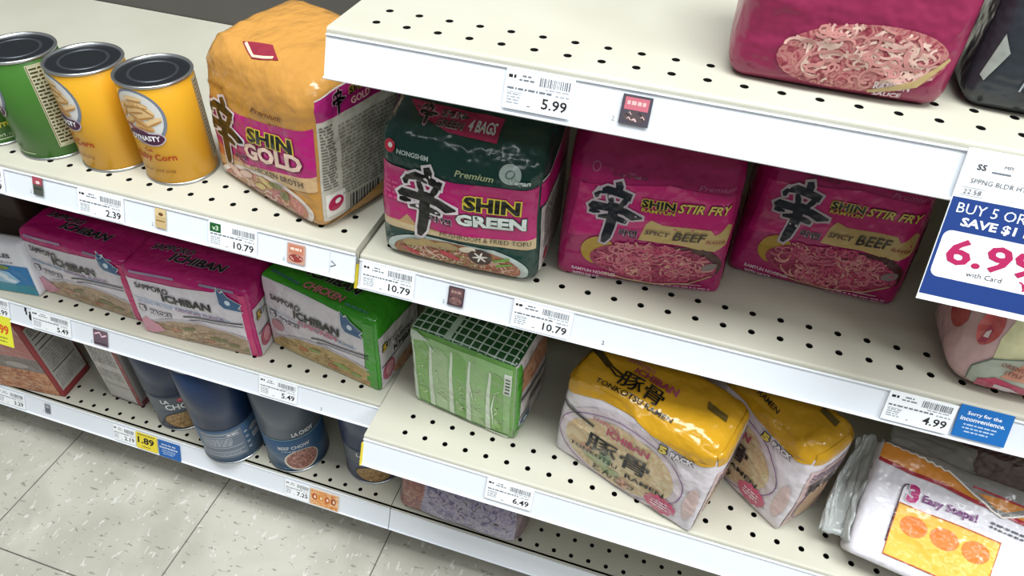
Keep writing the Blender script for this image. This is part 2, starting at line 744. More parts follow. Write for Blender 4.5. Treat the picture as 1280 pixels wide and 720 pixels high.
XL, XR = -56.0, 31.0
shelves = {}
for nm, x0, x1, z, yf, yh, xo, L, lab, base in (
        ('L1', XL, -7.93, .35, -1.12, -.2, .13, 1.12, 'beige perforated shelf with white price rail, carrying the yellow and green tins', False),
        ('L2', XL, -7.98, -9.75, -.78, 0, .633, 1.2, 'beige perforated shelf with white price rail, carrying the two pink noodle packs', False),
        ('L3', XL, -8.35, -19.8, -.62, -.11, .49, 1.38, 'lowest beige shelf above the floor, carrying boxes and dark blue tins', True),
        ('R0', -7.87, XR, 8.99, -1.1, -.17, .33, 1.24, 'topmost shelf, its blank white rail above the dark green noodle pack', False),
        ('R1', -7.87, XR, 0, -.95, 0, 0, 1.15, 'beige perforated shelf carrying the dark green and the two magenta noodle packs', False),
        ('R2', -7.92, XR, -9.65, -2.68, -1.886, .817, 1.4, 'deep beige shelf reaching forward, carrying the yellow-topped noodle packs', False),
        ('R3', -8.3, XR, -19.8, -.62, -.11, .5, 1.38, 'lowest shelf on the right, carrying a brown and purple bag', True)):
    shelves[nm] = make_shelf(nm, x0, x1, z, yf, yh, xo, L, lab, base)


def on_rail(nm, shape, m, mb_, e):
    P, T = shape
    mb_.add([railpt(nm, x, s, e) for x, s in P], T, m)


def end_tab(nm):
    """yellow strip folded over the left end of a rail"""
    root, off = shelves[nm]
    mb = MB()
    x0 = -7.9
    y, z, L = RAIL[nm]
    ps = [railpt(nm, x0 - .1, .22, -.12), railpt(nm, x0 - .1, .22, .02), railpt(nm, x0 - .1, L + .05, .06), railpt(nm, x0 - .1, L + .05, -.12)]
    qs = [(a + .1, b, c) for a, b, c in ps]
    mb.add(ps + qs, [(0, 1, 2, 3), (7, 6, 5, 4), (0, 4, 5, 1), (1, 5, 6, 2), (2, 6, 7, 3), (3, 7, 4, 0)], plain('E3CE3A', .5))
    for k in range(6):
        s0 = .3 + .17 * k
        a = railpt(nm, x0 - .102, s0, -.08)
        b = railpt(nm, x0 - .102, s0 + .05, .0)
        mb.box(a[0] - .003, min(a[1], b[1]), min(a[2], b[2]), a[0], max(a[1], b[1]), max(a[2], b[2]), plain('8A7A22', .6))
    o = mb.build('end_strip', root, offset=off)
    o['label'] = 'yellow strip on the rail end'


end_tab('R1')
end_tab('R2')

# ------------------------------------------------------------------ price tags and stickers
PAPER = plain('F6F7F8', .45)
INK = plain('1C1C20', .6)
GREY = plain('6F747C', .6)
PALE = plain('A9AEB5', .6)


def rail_slab(nm, x0, s0, x1, s1, m, e0=.012, e1=.03, dx=0.0):
    mb_ = MB()
    q = [(x0, s0), (x1, s0), (x1 + dx, s1), (x0 + dx, s1)]
    vs = [railpt(nm, x, s, e0) for x, s in q] + [railpt(nm, x, s, e1) for x, s in q]
    mb_.add(vs, [(0, 1, 2, 3), (7, 6, 5, 4), (0, 4, 5, 1), (1, 5, 6, 2), (2, 6, 7, 3), (3, 7, 4, 0)], m)
    return mb_


def rtxt(mb_, nm, st, x0, s1, w, h, m, off=.0, e=.034, shear=0.0):
    """text on the rail: x0 left, s1 the baseline (distance down the rail)"""
    P, T = textbox(st, x0, 0, w, h, off, shear)
    mb_.add([railpt(nm, x, s1 - y, e) for x, y in P], T, m)


def bars(mb_, nm, x0, s0, x1, s1, m, seed, e=.034):
    rn = random.Random(seed)
    x = x0
    while x < x1 - .03:
        wd = rn.choice((.018, .03, .045))
        on_rail(nm, rect(x, s0, min(x1, x + wd), s1), m, mb_, e)
        x += wd + rn.choice((.018, .03))


def dash_row(mb_, nm, x0, s, w, h, m, seed, e=.034):
    rn = random.Random(seed)
    x = x0
    while x < x0 + w - .03:
        l = min(rn.uniform(.05, .2), x0 + w - x)
        on_rail(nm, rect(x, s, x + l, s + h), m, mb_, e)
        x += l + .035


def finish(mb_, name, nm, xm, label, cat, group=None):
    c = railpt(nm, xm, .5, .02)
    o = mb_.build(name, offset=c)
    o.location = W(*c)
    return tag(o, label, cat, group)


def price_tag(nm, x0, x1, price, label, seed, s0=.0, s1=1.08, pw=None, green=False):
    e1 = .09
    mb_ = rail_slab(nm, x0, s0, x1, s1, PAPER, .06, e1)
    e = e1 + .004
    w = x1 - x0
    if green:
        on_rail(nm, rect(x0 + .03 * w, s0 + .05, x0 + .26 * w, s0 + .42), plain('1E5A2C', .5), mb_, e)
        rtxt(mb_, nm, 'v3', x0 + .08 * w, s0 + .34, .13 * w, .2, plain('D8E8D0', .5), .02, e + .004)
    else:
        dash_row(mb_, nm, x0 + .04 * w, s0 + .13, .11 * w, .09, INK, seed + 1, e)
        dash_row(mb_, nm, x0 + .24 * w, s0 + .11, .13 * w, .05, GREY, seed + 2, e)
        dash_row(mb_, nm, x0 + .20 * w, s0 + .22, .22 * w, .05, GREY, seed + 3, e)
    bars(mb_, nm, x0 + .5 * w, s0 + .1, x1 - .04 * w, s0 + .34, GREY, seed, e)
    dash_row(mb_, nm, x0 + .6 * w, s0 + .38, .34 * w, .04, PALE, seed + 4, e)
    dash_row(mb_, nm, x0 + .04 * w, s0 + .47, .66 * w, .06, GREY, seed + 5, e)
    dash_row(mb_, nm, x0 + .75 * w, s0 + .5, .2 * w, .05, PALE, seed + 6, e)
    on_rail(nm, rect(x0 + .04 * w, s0 + .6, x0 + .26 * w, s0 + .62), PALE, mb_, e)
    for k in range(4):
        dash_row(mb_, nm, x0 + .05 * w, s0 + .64 + .08 * k, .2 * w, .045, PALE, seed + 7 + k, e)
    dash_row(mb_, nm, x0 + .36 * w, s0 + .92, .05 * w, .03, GREY, seed + 12, e)
    pw = pw or (.2 * len(price) + .02) * .9
    rtxt(mb_, nm, price, x1 - .06 * w - pw, s0 + .94, pw, .3, INK, .018, e)
    return finish(mb_, 'price_tag', nm, (x0 + x1) / 2, label, 'price tag', None)


price_tag('R0', -2.15, -.15, '5.99', 'white price tag reading 5.99 on the topmost rail', 10)
price_tag('L1', -20.65, -18.4, '2.39', 'white price tag reading 2.39 below the yellow tins', 20)
price_tag('L1', -14.35, -12.15, '10.79', 'white price tag with small green square, reading 10.79, below the gold noodle pack', 30, green=True)
price_tag('L1', -26.7, -24.48, '2.49', 'white price tag cut by the left edge, on the rail below the green tins', 35)
price_tag('R1', -7.72, -5.5, '10.79', 'white price tag reading 10.79 at the left rail end under the dark green pack', 40)
price_tag('R1', -1.53, .74, '10.79', 'white price tag reading 10.79 below the left magenta noodle pack', 50)
price_tag('R1', 11.68, 13.8, '4.99', 'white price tag reading 4.99 left of a blue card', 60, s0=-.08, s1=1.02)
price_tag('L2', -28.6, -26.05, '5.49', 'white price tag reading 5.49 below the left pink noodle pack', 70, s0=0)
price_tag('L2', -14.58, -12.43, '5.49', 'white price tag reading 5.49 below the green and white noodle pack', 80)
price_tag('L2', -32.3, -30.1, '4.99', 'white price tag at the left picture edge above a yellow card', 90, s0=-.08, s1=.95)
price_tag('R2', -1.78, .4, '6.49', 'white price tag reading 6.49 on the deep lower shelf', 100)
price_tag('L3', -27.6, -25.92, '2.19', 'small white price tag reading 2.19 left of a yellow one near the floor', 110, s0=.1, s1=1.2)
price_tag('L3', -15.2, -13.55, '7.25', 'white price tag reading 7.25 on the lowest rail beside an orange picture', 120, s0=.1, s1=1.3)
price_tag('L3', -36.8, -34.55, '3.29', 'white price tag at the far left of the lowest rail', 130, s0=.1, s1=1.2)


def coloured_card(nm, x0, s0, x1, s1, hx, label, lines, cat='shelf card', name='shelf_card', e0=.06, e1=.085):
    mb_ = rail_slab(nm, x0, s0, x1, s1, plain(hx, .45), e0, e1, .08)
    for st, fx, fy, fw, hh, col, off in lines:
        w, h = x1 - x0, s1 - s0
        if st is None:
            dash_row(mb_, nm, x0 + fx * w, s0 + fy * h, fw * w, hh, plain(col, .5), int(fy * 100), e1 + .004)
        else:
            rtxt(mb_, nm, st, x0 + fx * w, s0 + fy * h, fw * w, hh, plain(col, .5), off, e1 + .004)
    return finish(mb_, name, nm, (x0 + x1) / 2, label, cat)


SORRY = [('Sorry for the', .17, .30, .64, .17, 'F2F5F8', .02), ('inconvenience.', .08, .46, .84, .15, 'F2F5F8', .02),
         (None, .18, .55, .62, .05, 'BFD3E8', 0), (None, .18, .66, .6, .05, 'BFD3E8', 0), (None, .24, .77, .46, .05, 'BFD3E8', 0)]
coloured_card('R1', 13.84, -.2, 15.46, .98, '1E6DB8', 'blue apology card with white lettering on the rail beside the 4.99 tag', SORRY)
coloured_card('L3', -24.25, .16, -22.65, 1.35, '1E5FA8', 'blue card with white lettering on the lowest rail near the floor', SORRY)
mbx = coloured_card('L3', -25.92, .1, -24.35, 1.28, 'E9D33A', 'yellow price tag reading 1.89 on the lowest rail', [
    (None, .1, .06, .8, .08, '7A6A1C', 0), ('1.89', .1, .66, .78, .5, '1D1C18', .035), (None, .3, .8, .4, .06, '6A5A1C', 0)], 'price tag', 'price_tag')
coloured_card('L2', -31.15, .95, -30.15, 2.8, 'E6E23C', 'bright yellow hanging price card at the left picture edge', [
    ('1.99', -.15, .62, 1.0, .6, 'D65A1E', .04), (None, .1, .72, .6, .07, '6A6A2C', 0), (None, .1, .84, .6, .07, '6A6A2C', 0)], 'price tag', 'price_tag')
mb_ = rail_slab('L3', -13.5, .15, -11.6, 1.3, plain('E8C9A8', .5), .06, .085)
P, T = refine(*rect(-13.45, .2, -11.65, 1.25), .3)
mb_.add([railpt('L3', x, s, .088) for x, s in P], T, food(['C8702A', 'E09A58', 'F0D8B8'], 160))
for k in range(4):
    on_rail('L3', ell(-13.2 + .42 * k, .68, .17, .24), plain(('B4552A', 'D98A2E', 'C05A2A', '9A4A2A')[k], .5), mb_, .095)
    on_rail('L3', ell(-13.17 + .42 * k, .68, .07, .12), plain('F0D8B8', .5), mb_, .1)
finish(mb_, 'shelf_card', 'L3', -12.6, 'small orange picture card beside the 7.25 tag', 'shelf card')


def picture(nm, x0, s0, x1, s1, cols, label, kind, seed):
    """small product picture printed on a sticker"""
    mb_ = rail_slab(nm, x0, s0, x1, s1, plain(cols[0], .5), .06, .075)
    w, h = x1 - x0, s1 - s0
    e = .08
    if kind == 'pack':
        on_rail(nm, rect(x0 + .1 * w, s0 + .08 * h, x1 - .1 * w, s0 + .5 * h), plain(cols[1], .5), mb_, e)
        dash_row(mb_, nm, x0 + .18 * w, s0 + .2 * h, .62 * w, .13 * h, plain(cols[3], .5), seed, e + .004)
        P, T = ell(x0 + .5 * w, s0 + .72 * h, .4 * w, .2 * h)
        on_rail(nm, (P, T), plain(cols[2], .5), mb_, e)
        rn = random.Random(seed)
        for k in range(9):
            a = rn.uniform(0, 6.3)
            cx, cy = x0 + .5 * w + .27 * w * cos(a), s0 + .72 * h + .12 * h * sin(a)
            on_rail(nm, stroke([(cx - .06 * w, cy), (cx, cy - .06 * h), (cx + .07 * w, cy + .03 * h)], .03), plain(cols[3 + k % 2], .5), mb_, e + .004)
    elif kind == 'flag':
        on_rail(nm, rect(x0, s0, x1, s0 + .42 * h), plain(cols[1], .5), mb_, e)
        on_rail(nm, ell(x0 + .55 * w, s0 + .28 * h, .22 * w, .09 * h), plain(cols[2], .5), mb_, e + .004)
        on_rail(nm, rect(x0 + .1 * w, s0 + .6 * h, x1 - .1 * w, s0 + .66 * h), plain(cols[3], .5), mb_, e)
    elif kind == 'zig':
        pts = [(x0 + .1 * w, s0 + .3 * h), (x0 + .45 * w, s0 + .15 * h), (x0 + .6 * w, s0 + .4 * h), (x1 - .08 * w, s0 + .25 * h)]
        on_rail(nm, stroke(pts, .09), plain(cols[2], .5), mb_, e)
        on_rail(nm, stroke([(a, b + .45 * h) for a, b in pts], .1), plain(cols[1], .5), mb_, e)
        on_rail(nm, rect(x0 + .05 * w, s0 + .85 * h, x1 - .05 * w, s0 + .93 * h), plain(cols[3], .5), mb_, e)
    rtxt(mb_, nm, '2', x0 - .2, s1 - .02, .08, .14, plain('77797E', .6), 0, .05)
    return finish(mb_, 'picture_sticker', nm, (x0 + x1) / 2, label, 'sticker')


picture('R0', 1.22, .1, 2.05, .9, ['4B4650', 'C46A78', '55484A', 'D9B7B4', '2D2A30'], 'dark picture sticker with red label on the topmost rail', 'pack', 3)
picture('L1', -22.95, -.03, -22.45, .76, ['4E5148', 'A84A58', 'E8C8C8', '2E2E2C'], 'small dark and red picture sticker below the green tins', 'flag', 4)
picture('L1', -16.87, .02, -16.36, .85, ['C9AE7C', 'D8C08E', '6B4A2C', '8B6A3A'], 'small tan picture sticker below the front yellow tin', 'flag', 5)
picture('L1', -10.8, .1, -10.02, .92, ['C79A86', 'C77B62', '9A3B36', 'EAD6C6', '6E3B32'], 'pinkish brown picture sticker below the gold noodle pack', 'pack', 6)
picture('R1', -4.1, .1, -3.47, .88, ['4A3B40', '6A4A4C', '7C5A56', 'A98880', '2E2428'], 'dark brown picture sticker below the dark green pack', 'pack', 7)
picture('L2', -24.6, .08, -23.7, .98, ['6C5660', '5E5560', 'E7C3CB', '3C3038'], 'grey and pink picture sticker below the gap between the pink packs', 'zig', 8)
picture('L3', -32.93, .2, -32.53, .9, ['6F7478', '8A8E92', 'B9BCC0', '3C3E42'], 'small grey picture sticker on the lowest rail', 'flag', 9)

# marks printed on the rail strips
root, off = shelves['L1']
mb = MB()
on_rail('L1', rect(-8.98, .1, -8.965, 1.05), plain('B9BEC4', .5), mb, .012)
on_rail('L1', stroke([(-8.92, .46), (-8.72, .58), (-8.94, .70)], .04), INK, mb, .012)
mb.build('rail_marks', root, offset=off)['label'] = 'printed arrow mark'
for nm, x, s, ch in (('R1', 1.95, .95, '2'), ('L2', -11.15, 1.02, '2'), ('L2', -28.95, .6, 'A')):
    root, off = shelves[nm]
    mb = MB()
    if ch == 'A':
        on_rail('L2', rect(-29.12, .05, -28.98, .3), INK, mb, .012)
        on_rail('L2', rect(-29.06, .28, -28.96, .48), INK, mb, .012)
        on_rail('L2', ell(-28.76, .56, .11, .2), INK, mb, .012)
        on_rail('L2', ell(-28.78, .3, .06, .08), INK, mb, .012)
    else:
        rtxt(mb, nm, ch, x, s, .09, .16, plain('55575C', .6), 0, .012)
    mb.build('rail_marks', root, offset=off)['label'] = 'small printed mark'

# hanging sale sign
t0, t1 = .0, 3.95
SX0, SX1 = 9.92, 13.2
mb = rail_slab('R0', SX0, -.12, SX1, t1, PAPER, .10, .125, .14)
e = .13


def sx(x, s):
    return x + .14 * (s + .12) / (t1 + .12)


def son(shape, m, e_):
    P, T = shape
    mb.add([railpt('R0', sx(x, s), s, e_) for x, s in P], T, m)


def stx(st, x0, s1, w, h, hx, off=.0, e_=.138, slope=0.0):
    P, T = textbox(st, x0, 0, w, h, off)
    mb.add([railpt('R0', sx(x, s1 - y), s1 - y, e_) for x, y in P], T, plain(hx, .5))


BLUE = plain('243F80', .4)
son(rect(SX0 + .02, 1.12, SX1 - .1, 3.78), BLUE, e)
# white rounded panel
rp = []
x0, y0, x1, y1, r = SX0 + .1, 1.98, SX1 - .1, 3.25, .2
for cx, cy, a0 in ((x1 - r, y1 - r, 0), (x0 + r, y1 - r, pi / 2), (x0 + r, y0 + r, pi), (x1 - r, y0 + r, 1.5 * pi)):
    rp += [(cx + r * cos(a0 + k * pi / 10), cy + r * sin(a0 + k * pi / 10)) for k in range(6)]
son(poly(rp), PAPER, e + .004)
stx('BUY 5 OR MORE', SX0 + .2, 1.5, 2.75, .26, 'E8EEF8', .0)
stx('SAVE $1 EACH', SX0 + .4, 1.86, 2.45, .26, 'FFFFFF', .03)
stx('6.99', SX0 + .32, 2.86, 2.2, .72, 'B2245A', .022, .142)
stx('with Card', SX0 + .95, 3.08, .85, .13, '4A4A52', .0, .142)
son(join(stroke([(SX0 + 2.2, 2.95), (SX0 + 2.28, 2.97), (SX0 + 2.34, 3.1), (SX0 + 2.52, 3.1)], .04), rect(SX0 + 2.31, 2.98, SX0 + 2.56, 3.08), ell(SX0 + 2.36, 3.15, .03, .03, 10), ell(SX0 + 2.5, 3.15, .03, .03, 10)), plain('C2245C', .5), .142)
stx('SS', SX0 + .32, .38, .22, .15, '44464C', .02)
stx('MPI', SX0 + .92, .26, .2, .09, '5A5C62')
dash = random.Random(5)
son(rect(SX0 + .68, .36, SX0 + 1.12, .4), GREY, e + .004)
stx('SPPNG BLDR HT CHICKEN', SX0 + .28, .72, 2.1, .12, '5A5C62')
stx('22.58', SX0 + .2, 1.0, .42, .12, '5A5C62')
son(stroke([(SX0 + .14, .84), (SX0 + .68, .84), (SX0 + .68, 1.04), (SX0 + .14, 1.04)], .015, True), PALE, e + .004)
stx('7.99', SX0 + 2.05, 1.02, .8, .3, '26262A', .02)
xx = SX0 + 1.75
while xx < SX1 - .2:
    son(rect(xx, .12, xx + .03, .36), GREY, e + .004)
    xx += dash.choice((.05, .065, .085))
finish(mb, 'sale_sign', 'R0', 11.5, 'large blue and white sale sign reading 6.99 hanging from the topmost rail', 'sign')


# ------------------------------------------------------------------ tins
def lathe(mb_, prof, n, m, cx=0, cy=0, caps=True):
    vs, fs = [], []
    for r, z in prof:
        for i in range(n):
            t = 2 * pi * i / n
            vs.append((cx + r * cos(t), cy + r * sin(t), z))
    for k in range(len(prof) - 1):
        for i in range(n):
            j = (i + 1) % n
            fs.append((k * n + i, k * n + j, (k + 1) * n + j, (k + 1) * n + i))
    if caps:
        fs.append(tuple(range(n))[::-1])
        fs.append(tuple(range((len(prof) - 1) * n, len(prof) * n)))
    mb_.add(vs, fs, m)


TIN = plain('B9BBBC', .28, .9)
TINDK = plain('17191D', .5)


class Tin:
    def __init__(s, r, h, hx, lid='metal', rough=.32):
        s.r, s.h = r, h
        s.body = MB()
        s.lidk = lid
        lathe(s.body, [(r * .985, .08), (r * .985, .1), (r, .12), (r, h - .14), (r * .985, h - .12)], 64, plain(hx, rough))

    def dec(s, shape, m, layer=1, L=.25):
        """u = inches round the body from the front (-y), v = height"""
        P, T = refine(*shape, L)
        rr = s.r + .006 + .006 * layer
        s.body.add([(rr * sin(u / s.r), -rr * cos(u / s.r), v) for u, v in P], T, m)

    def txt(s, st, u, v, w, h, hx, off=0.0, layer=3, out=None, ow=.03, slope=0.0):
        if out:
            s.dec(textbox(st, u, v, w, h, off, 0, slope, ow), plain(out, .4), layer - 1)
        s.dec(textbox(st, u, v, w, h, off, 0, slope), plain(hx, .4), layer)

    def dashes(s, u, v, w, h, rows, hx, layer=2, seed=1, vertical=False):
        rn = random.Random(seed)
        sh = []
        for i in range(rows):
            a = v + h * (rows - i - .5) / rows
            x = u
            while x < u + w - .04:
                l = min(rn.uniform(.06, .3), u + w - x)
                sh.append(rect(x, a - h / rows * .25, x + l, a + h / rows * .25))
                x += l + .05
        s.dec(join(*sh), plain(hx, .4), layer)

    def build(s, name, x, y, z, yaw, label, cat='tin', group=None):
        root = empty(name, x, y, z, yaw)
        tag(root, label, cat, group)
        b = s.body.build('printed_body', root, smooth=True)
        r, h = s.r, s.h
        mb_ = MB()
        lathe(mb_, [(r * .95, 0), (r * 1.015, 0), (r * 1.03, .05), (r * 1.015, .1), (r * .97, .12)], 64, TIN)
        mb_.build('bottom_rim', root, smooth=True)['label'] = 'bare metal bottom rim'
        mb_ = MB()
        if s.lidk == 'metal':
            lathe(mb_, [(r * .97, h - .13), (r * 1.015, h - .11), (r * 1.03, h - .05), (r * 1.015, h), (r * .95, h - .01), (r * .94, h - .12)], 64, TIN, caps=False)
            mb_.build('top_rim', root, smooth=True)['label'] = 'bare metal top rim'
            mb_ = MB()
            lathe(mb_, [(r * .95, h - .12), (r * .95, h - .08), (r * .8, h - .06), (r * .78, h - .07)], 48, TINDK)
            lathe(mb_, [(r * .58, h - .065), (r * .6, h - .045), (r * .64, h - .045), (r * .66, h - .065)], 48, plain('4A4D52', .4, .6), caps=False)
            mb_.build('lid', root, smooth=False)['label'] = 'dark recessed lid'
        else:
            m = plain(s.lidk, .38)
            lathe(mb_, [(r * .98, h - .5), (r * 1.05, h - .48), (r * 1.06, h - .12), (r * 1.03, h - .03), (r * .98, h), (r * .88, h), (r * .85, h - .06), (r * .2, h - .06)], 64, m)
            mb_.build('plastic_lid', root, smooth=False)['label'] = 'dark plastic lid'
        return root


def corn_tin(hx, x, y, yaw, label, kind):
    t = Tin(1.46, 4.45, hx)
    # bowl picture
    t.dec(ell(0, 3.12, 1.08, 1.2, 32), plain('7B8393', .4), 1)
    t.dec(ell(0, 3.14, .96, 1.08, 32), plain('DDDCD8', .4), 2)
    for k, (u, v, a) in enumerate(((-.35, 3.6, .1), (.15, 3.65, -.15), (-.3, 3.25, -.3), (.3, 3.2, .2), (0, 2.95, -.6), (.4, 3.5, -.7), (-.45, 2.9, .5), (.15, 2.7, -.2), (.55, 2.95, .4), (-.05, 3.4, .15), (-.6, 3.3, 1.0), (.0, 3.9, 0))):
        t.dec(ell(u, v, .4, .15, 16, a), plain(('E3BC82', 'D9A868', 'EBCB98')[k % 3], .4), 3 + k % 2)
        t.dec(ell(u + .05, v - .07, .33, .04, 12, a), plain('B98748', .4), 5)
    # plum name badge
    t.dec(join(ell(-.2, 2.35, .55, .3), ell(.3, 2.2, .5, .3), ell(.5, 2.25, .35, .24)), plain('C9B9C6', .4), 6)
    t.dec(join(ell(-.2, 2.35, .5, .25), ell(.3, 2.2, .45, .25), ell(.5, 2.25, .3, .19)), plain('4B1F3E', .4), 7)
    t.dec(stroke([(-.7, 2.75), (-.3, 2.62), (.1, 2.5)], .12), plain('9A4A3C', .4), 7)
    t.txt('DYNASTY', -.55, 2.13, 1.2, .24, 'F1ECEF', .04, 9)
    if kind == 'yellow':
        t.txt('Cut', -.2, 1.6, .35, .18, 'A8381F', .015)
        t.txt('Baby Corn', -.75, 1.12, 1.75, .38, 'B03A1C', .02)
        t.txt('NET WT. 8 OZ (227g)', -.7, .62, 1.5, .13, '7A4A1C', .01)
    else:
        t.txt('Baby', -.6, 1.25, .8, .3, 'D9D24A', .03)
        t.txt('Corn', -.6, .85, .9, .3, 'D9D24A', .03)
        t.txt('NET WT. 15 OZ', -.65, .42, 1.3, .13, 'C9D2B0', .01)
        t.dec(rect(-1.4, .3, 1.3, .34), plain('C9D8B0', .4), 1)
    # nutrition panels both sides
    for u in ((2.6,) if kind == 'yellow' else (2.35,)):
        t.dec(rect(u, .55, u + 1.05, 4.2), plain('C9B98C' if kind == 'yellow' else 'CFCFAE', .4), 1)
        t.dec(stroke([(u + .04, .6), (u + 1.0, .6), (u + 1.0, 4.15), (u + .04, 4.15)], .03, True), plain('6A5226', .4), 2)
        t.dashes(u + .1, .7, .82, 3.4, 22, '4E4226', 2, int(x * -3))
    return t.build('food_tin', x, y, .35, yaw, label, 'tin', 'vegetable tins on the upper left shelf')


corn_tin('DFA42A', -17.4, 1.45, 0, 'yellow tin of cut baby corn touching the gold noodle pack', 'yellow')
corn_tin('DFA42A', -20.52, 1.3, -24, 'yellow tin of baby corn with bowl turned left, beside the green tin', 'yellow')
corn_tin('44752E', -23.62, 1.1, -40, 'plain green tin with a nutrition panel, left of the yellow tins', 'green')
corn_tin('44752E', -26.7, 1.02, 58, 'leftmost green tin with yellow lettering, cut by the picture edge', 'green')


def soup_tin(x, y, yaw, label, up, hx, kind):
    """a tall tin made of two stacked halves, the label running over the lower one"""
    H = 3.35
    t = Tin(1.82, H, hx)
    if kind == 'front':
        t.dec(rect(-2.4, 2.0, 2.4, 3.2), plain('59616B', .4), 1)
        t.txt('LA', -.95, 2.72, .5, .34, 'ECECEE', .03, 4, '2A3A50')
        t.txt('CHOY', -.8, 2.12, 1.75, .5, 'ECECEE', .03, 4, '2A3A50')
        t.dec(ell(.35, 2.92, .36, .2), plain('C23A4C', .4), 3)
        t.dec(stroke([(.1, 2.95), (.35, 3.02), (.6, 2.95)], .04), plain('E6C8CC', .4), 4)
        t.dec(ell(.1, 1.0, 1.35, .8, 32), plain('2E2A22', .4), 2)
        t.dec(ell(.1, 1.02, 1.28, .74, 32), food(['5E3E20', '9A7442', 'C9AE78'], 190), 3)
    elif kind == 'back':
        t.dec(rect(-1.8, .6, .75, 3.1), plain('6A7584', .4), 1)
        for k, v in enumerate((2.9, 2.6, 1.6, 1.2, .8)):
            t.dec(rect(-1.65, v, .6, v + .04), plain('C7CBD0', .4), 2)
        t.dashes(-1.65, 1.75, 1.75, .75, 5, 'B9BEC5', 2, 3)
        t.dashes(-1.65, .88, 2.1, .28, 2, '9EA5AE', 2, 4)
        t.dashes(-.1, 2.68, .6, .2, 1, 'ECECEE', 3, 5)
        for k in range(4):
            t.dec(rect(.85, .9 + .5 * k, 1.05, 1.05 + .5 * k), plain('A9B0B8', .4), 2)
        t.dec(ell(1.6, 2.4, .42, .28), plain('7F8A96', .4), 2)
        t.dec(join(stroke([(1.3, 2.35), (1.6, 2.6), (1.9, 2.35)], .06)), plain('C4C8CC', .4), 3)
        t.dec(rect(1.3, 1.5, 1.8, 1.95), plain('C4C8CC', .4), 2)
        t.dashes(1.35, 1.55, .4, .34, 3, '4A545E', 3, 6)
        t.dec(rect(1.95, 1.6, 2.15, 1.9), plain('A9B0B8', .4), 2)
    else:
        t.txt('BEEF CHOW', -.25, 2.35, 1.85, .3, 'D9DCE0', .015, slope=.04)
        t.dashes(-.1, 2.1, .9, .16, 1, 'A9B2BC', 2, 3)
        t.dec(ell(.95, 1.2, 1.05, .98, 32, .5), plain('D5CBB8', .4), 2)
        t.dec(ell(.98, 1.25, .95, .88, 32, .5), food(['3E1E18', '7E4A3A', 'A8706A', 'C9A890'], 170), 3)
        t.dec(rect(-1.2, 1.8, -.4, 1.83), plain('9AB0C0', .4), 2)
        t.dec(rect(-1.2, 1.6, -.6, 1.63), plain('9AB0C0', .4), 2)
        t.dec(rect(-2.8, .4, -2.0, 1.4), plain('C9C9B4', .4), 2)
        t.dashes(-.9, .35, 1.0, .16, 1, '6FA0C0', 2, 8)
    root = t.build('food_tin', x, y, -19.8, yaw, label, 'tin', 'dark blue tall tins on the lowest shelf')
    root.children[1].name = 'seam_ring'
    for c in list(root.children):
        if c.name.startswith(('lid', 'seam_ring', 'top_rim')):
            bpy.data.objects.remove(c)
    u = Tin(1.85, 5.3, up)
    u.dec(rect(-5.5, .02, 5.5, .09), plain('6E9AAC' if kind == 'stew' else '3A4A66', .4), 1)
    if kind == 'stew':
        u.txt('LA CHOY', .75, .3, 1.3, .36, 'D9DCE0', .03)
    tmp = u.build('food_tin', 0, 0, 0, 0, None)
    for c in list(tmp.children):
        if c.name.startswith('bottom_rim'):
            bpy.data.objects.remove(c)
            continue
        c.parent = root
        c.location = (0, 0, (H - .06) * S)
        if c.name.startswith('printed_body'):
            c.name = 'upper_body'
            c['label'] = 'plain upper half of the tin'
    bpy.data.objects.remove(tmp)
    return root


soup_tin(-23.75, 1.75, 38, 'dark blue tall tin with a brown noodle picture, beside the narrow box', '1B2C50', '4A5666', 'front')
soup_tin(-19.5, .62, 40, 'dark blue tall tin with its back label showing, at the shelf front', '132C50', '44607E', 'back')
soup_tin(-15.45, 1.35, 12, 'slate blue tall tin with a red stew picture', '4E5866', '38587A', 'stew')
soup_tin(-10.5, 2.2, 24, 'dark blue tin half hidden behind the rail end with the yellow strip', '2B3A5E', '4A5270', 'front')


# ------------------------------------------------------------------ noodle packs on the middle shelf
def bowl(p, fc, cx, cy, rx, ry, box, rim, cols, strand, n=60, seed=1, rot=0.0, layer=2):
    p.dec(fc, ell(cx, cy, rx, ry, 44, rot, box), film(rim), layer)
    p.dec(fc, ell(cx, cy - .03, rx * .9, ry * .86, 44, rot, box), food(cols, 90), layer + 1)
    p.strands(fc, cx, cy, rx * .85, ry * .8, strand, n, .05, layer + 2, box, seed)


# gold
G = 'C28C44'
p = Pack(6.6, 4.6, 5.7, r=.75, rb=.45, lean=.1, puff=(.3, .15, .3), slope=.12, tap=.03, amp=.1, crease=.1, seed=1, cols={'*': film(G, .22)})
p.u0 = .35
p.dec('f', poly([(-.34, 1.02), (2.1, 1.43), (6.24, 2.37), (6.24, 4.22), (4, 3.85), (2, 3.56), (-.34, 3.6)]), film('B61C74'), 1)
p.dec('f', poly([(-.3, .55), (6.24, 1.72), (6.24, 2.37), (2.1, 1.43), (-.3, 1.02)]), film('D6B283'), 1)
p.dec('f', poly([(-.3, 1.02), (.2, 1.75), (.9, 1.45), (1.6, 1.6), (2.1, 1.43)]), film('C9744A'), 2)
bowl(p, 'f', 2.9, .35, 3.05, 1.05, (-.25, .1, 6.15, 1.45), 'E4D6CC', ['8A4A3A', 'B98A4A', 'C86A7E', 'D8C070'], ['E6D2BE', 'C9A06A', 'B4707E', 'DDAFA8'], 90, 3, .12)
p.dec('f', join(ell(2.0, .95, .5, .16, 16, .3), ell(1.2, .75, .45, .2, 16, -.3)), film('DDB8A8'), 6)
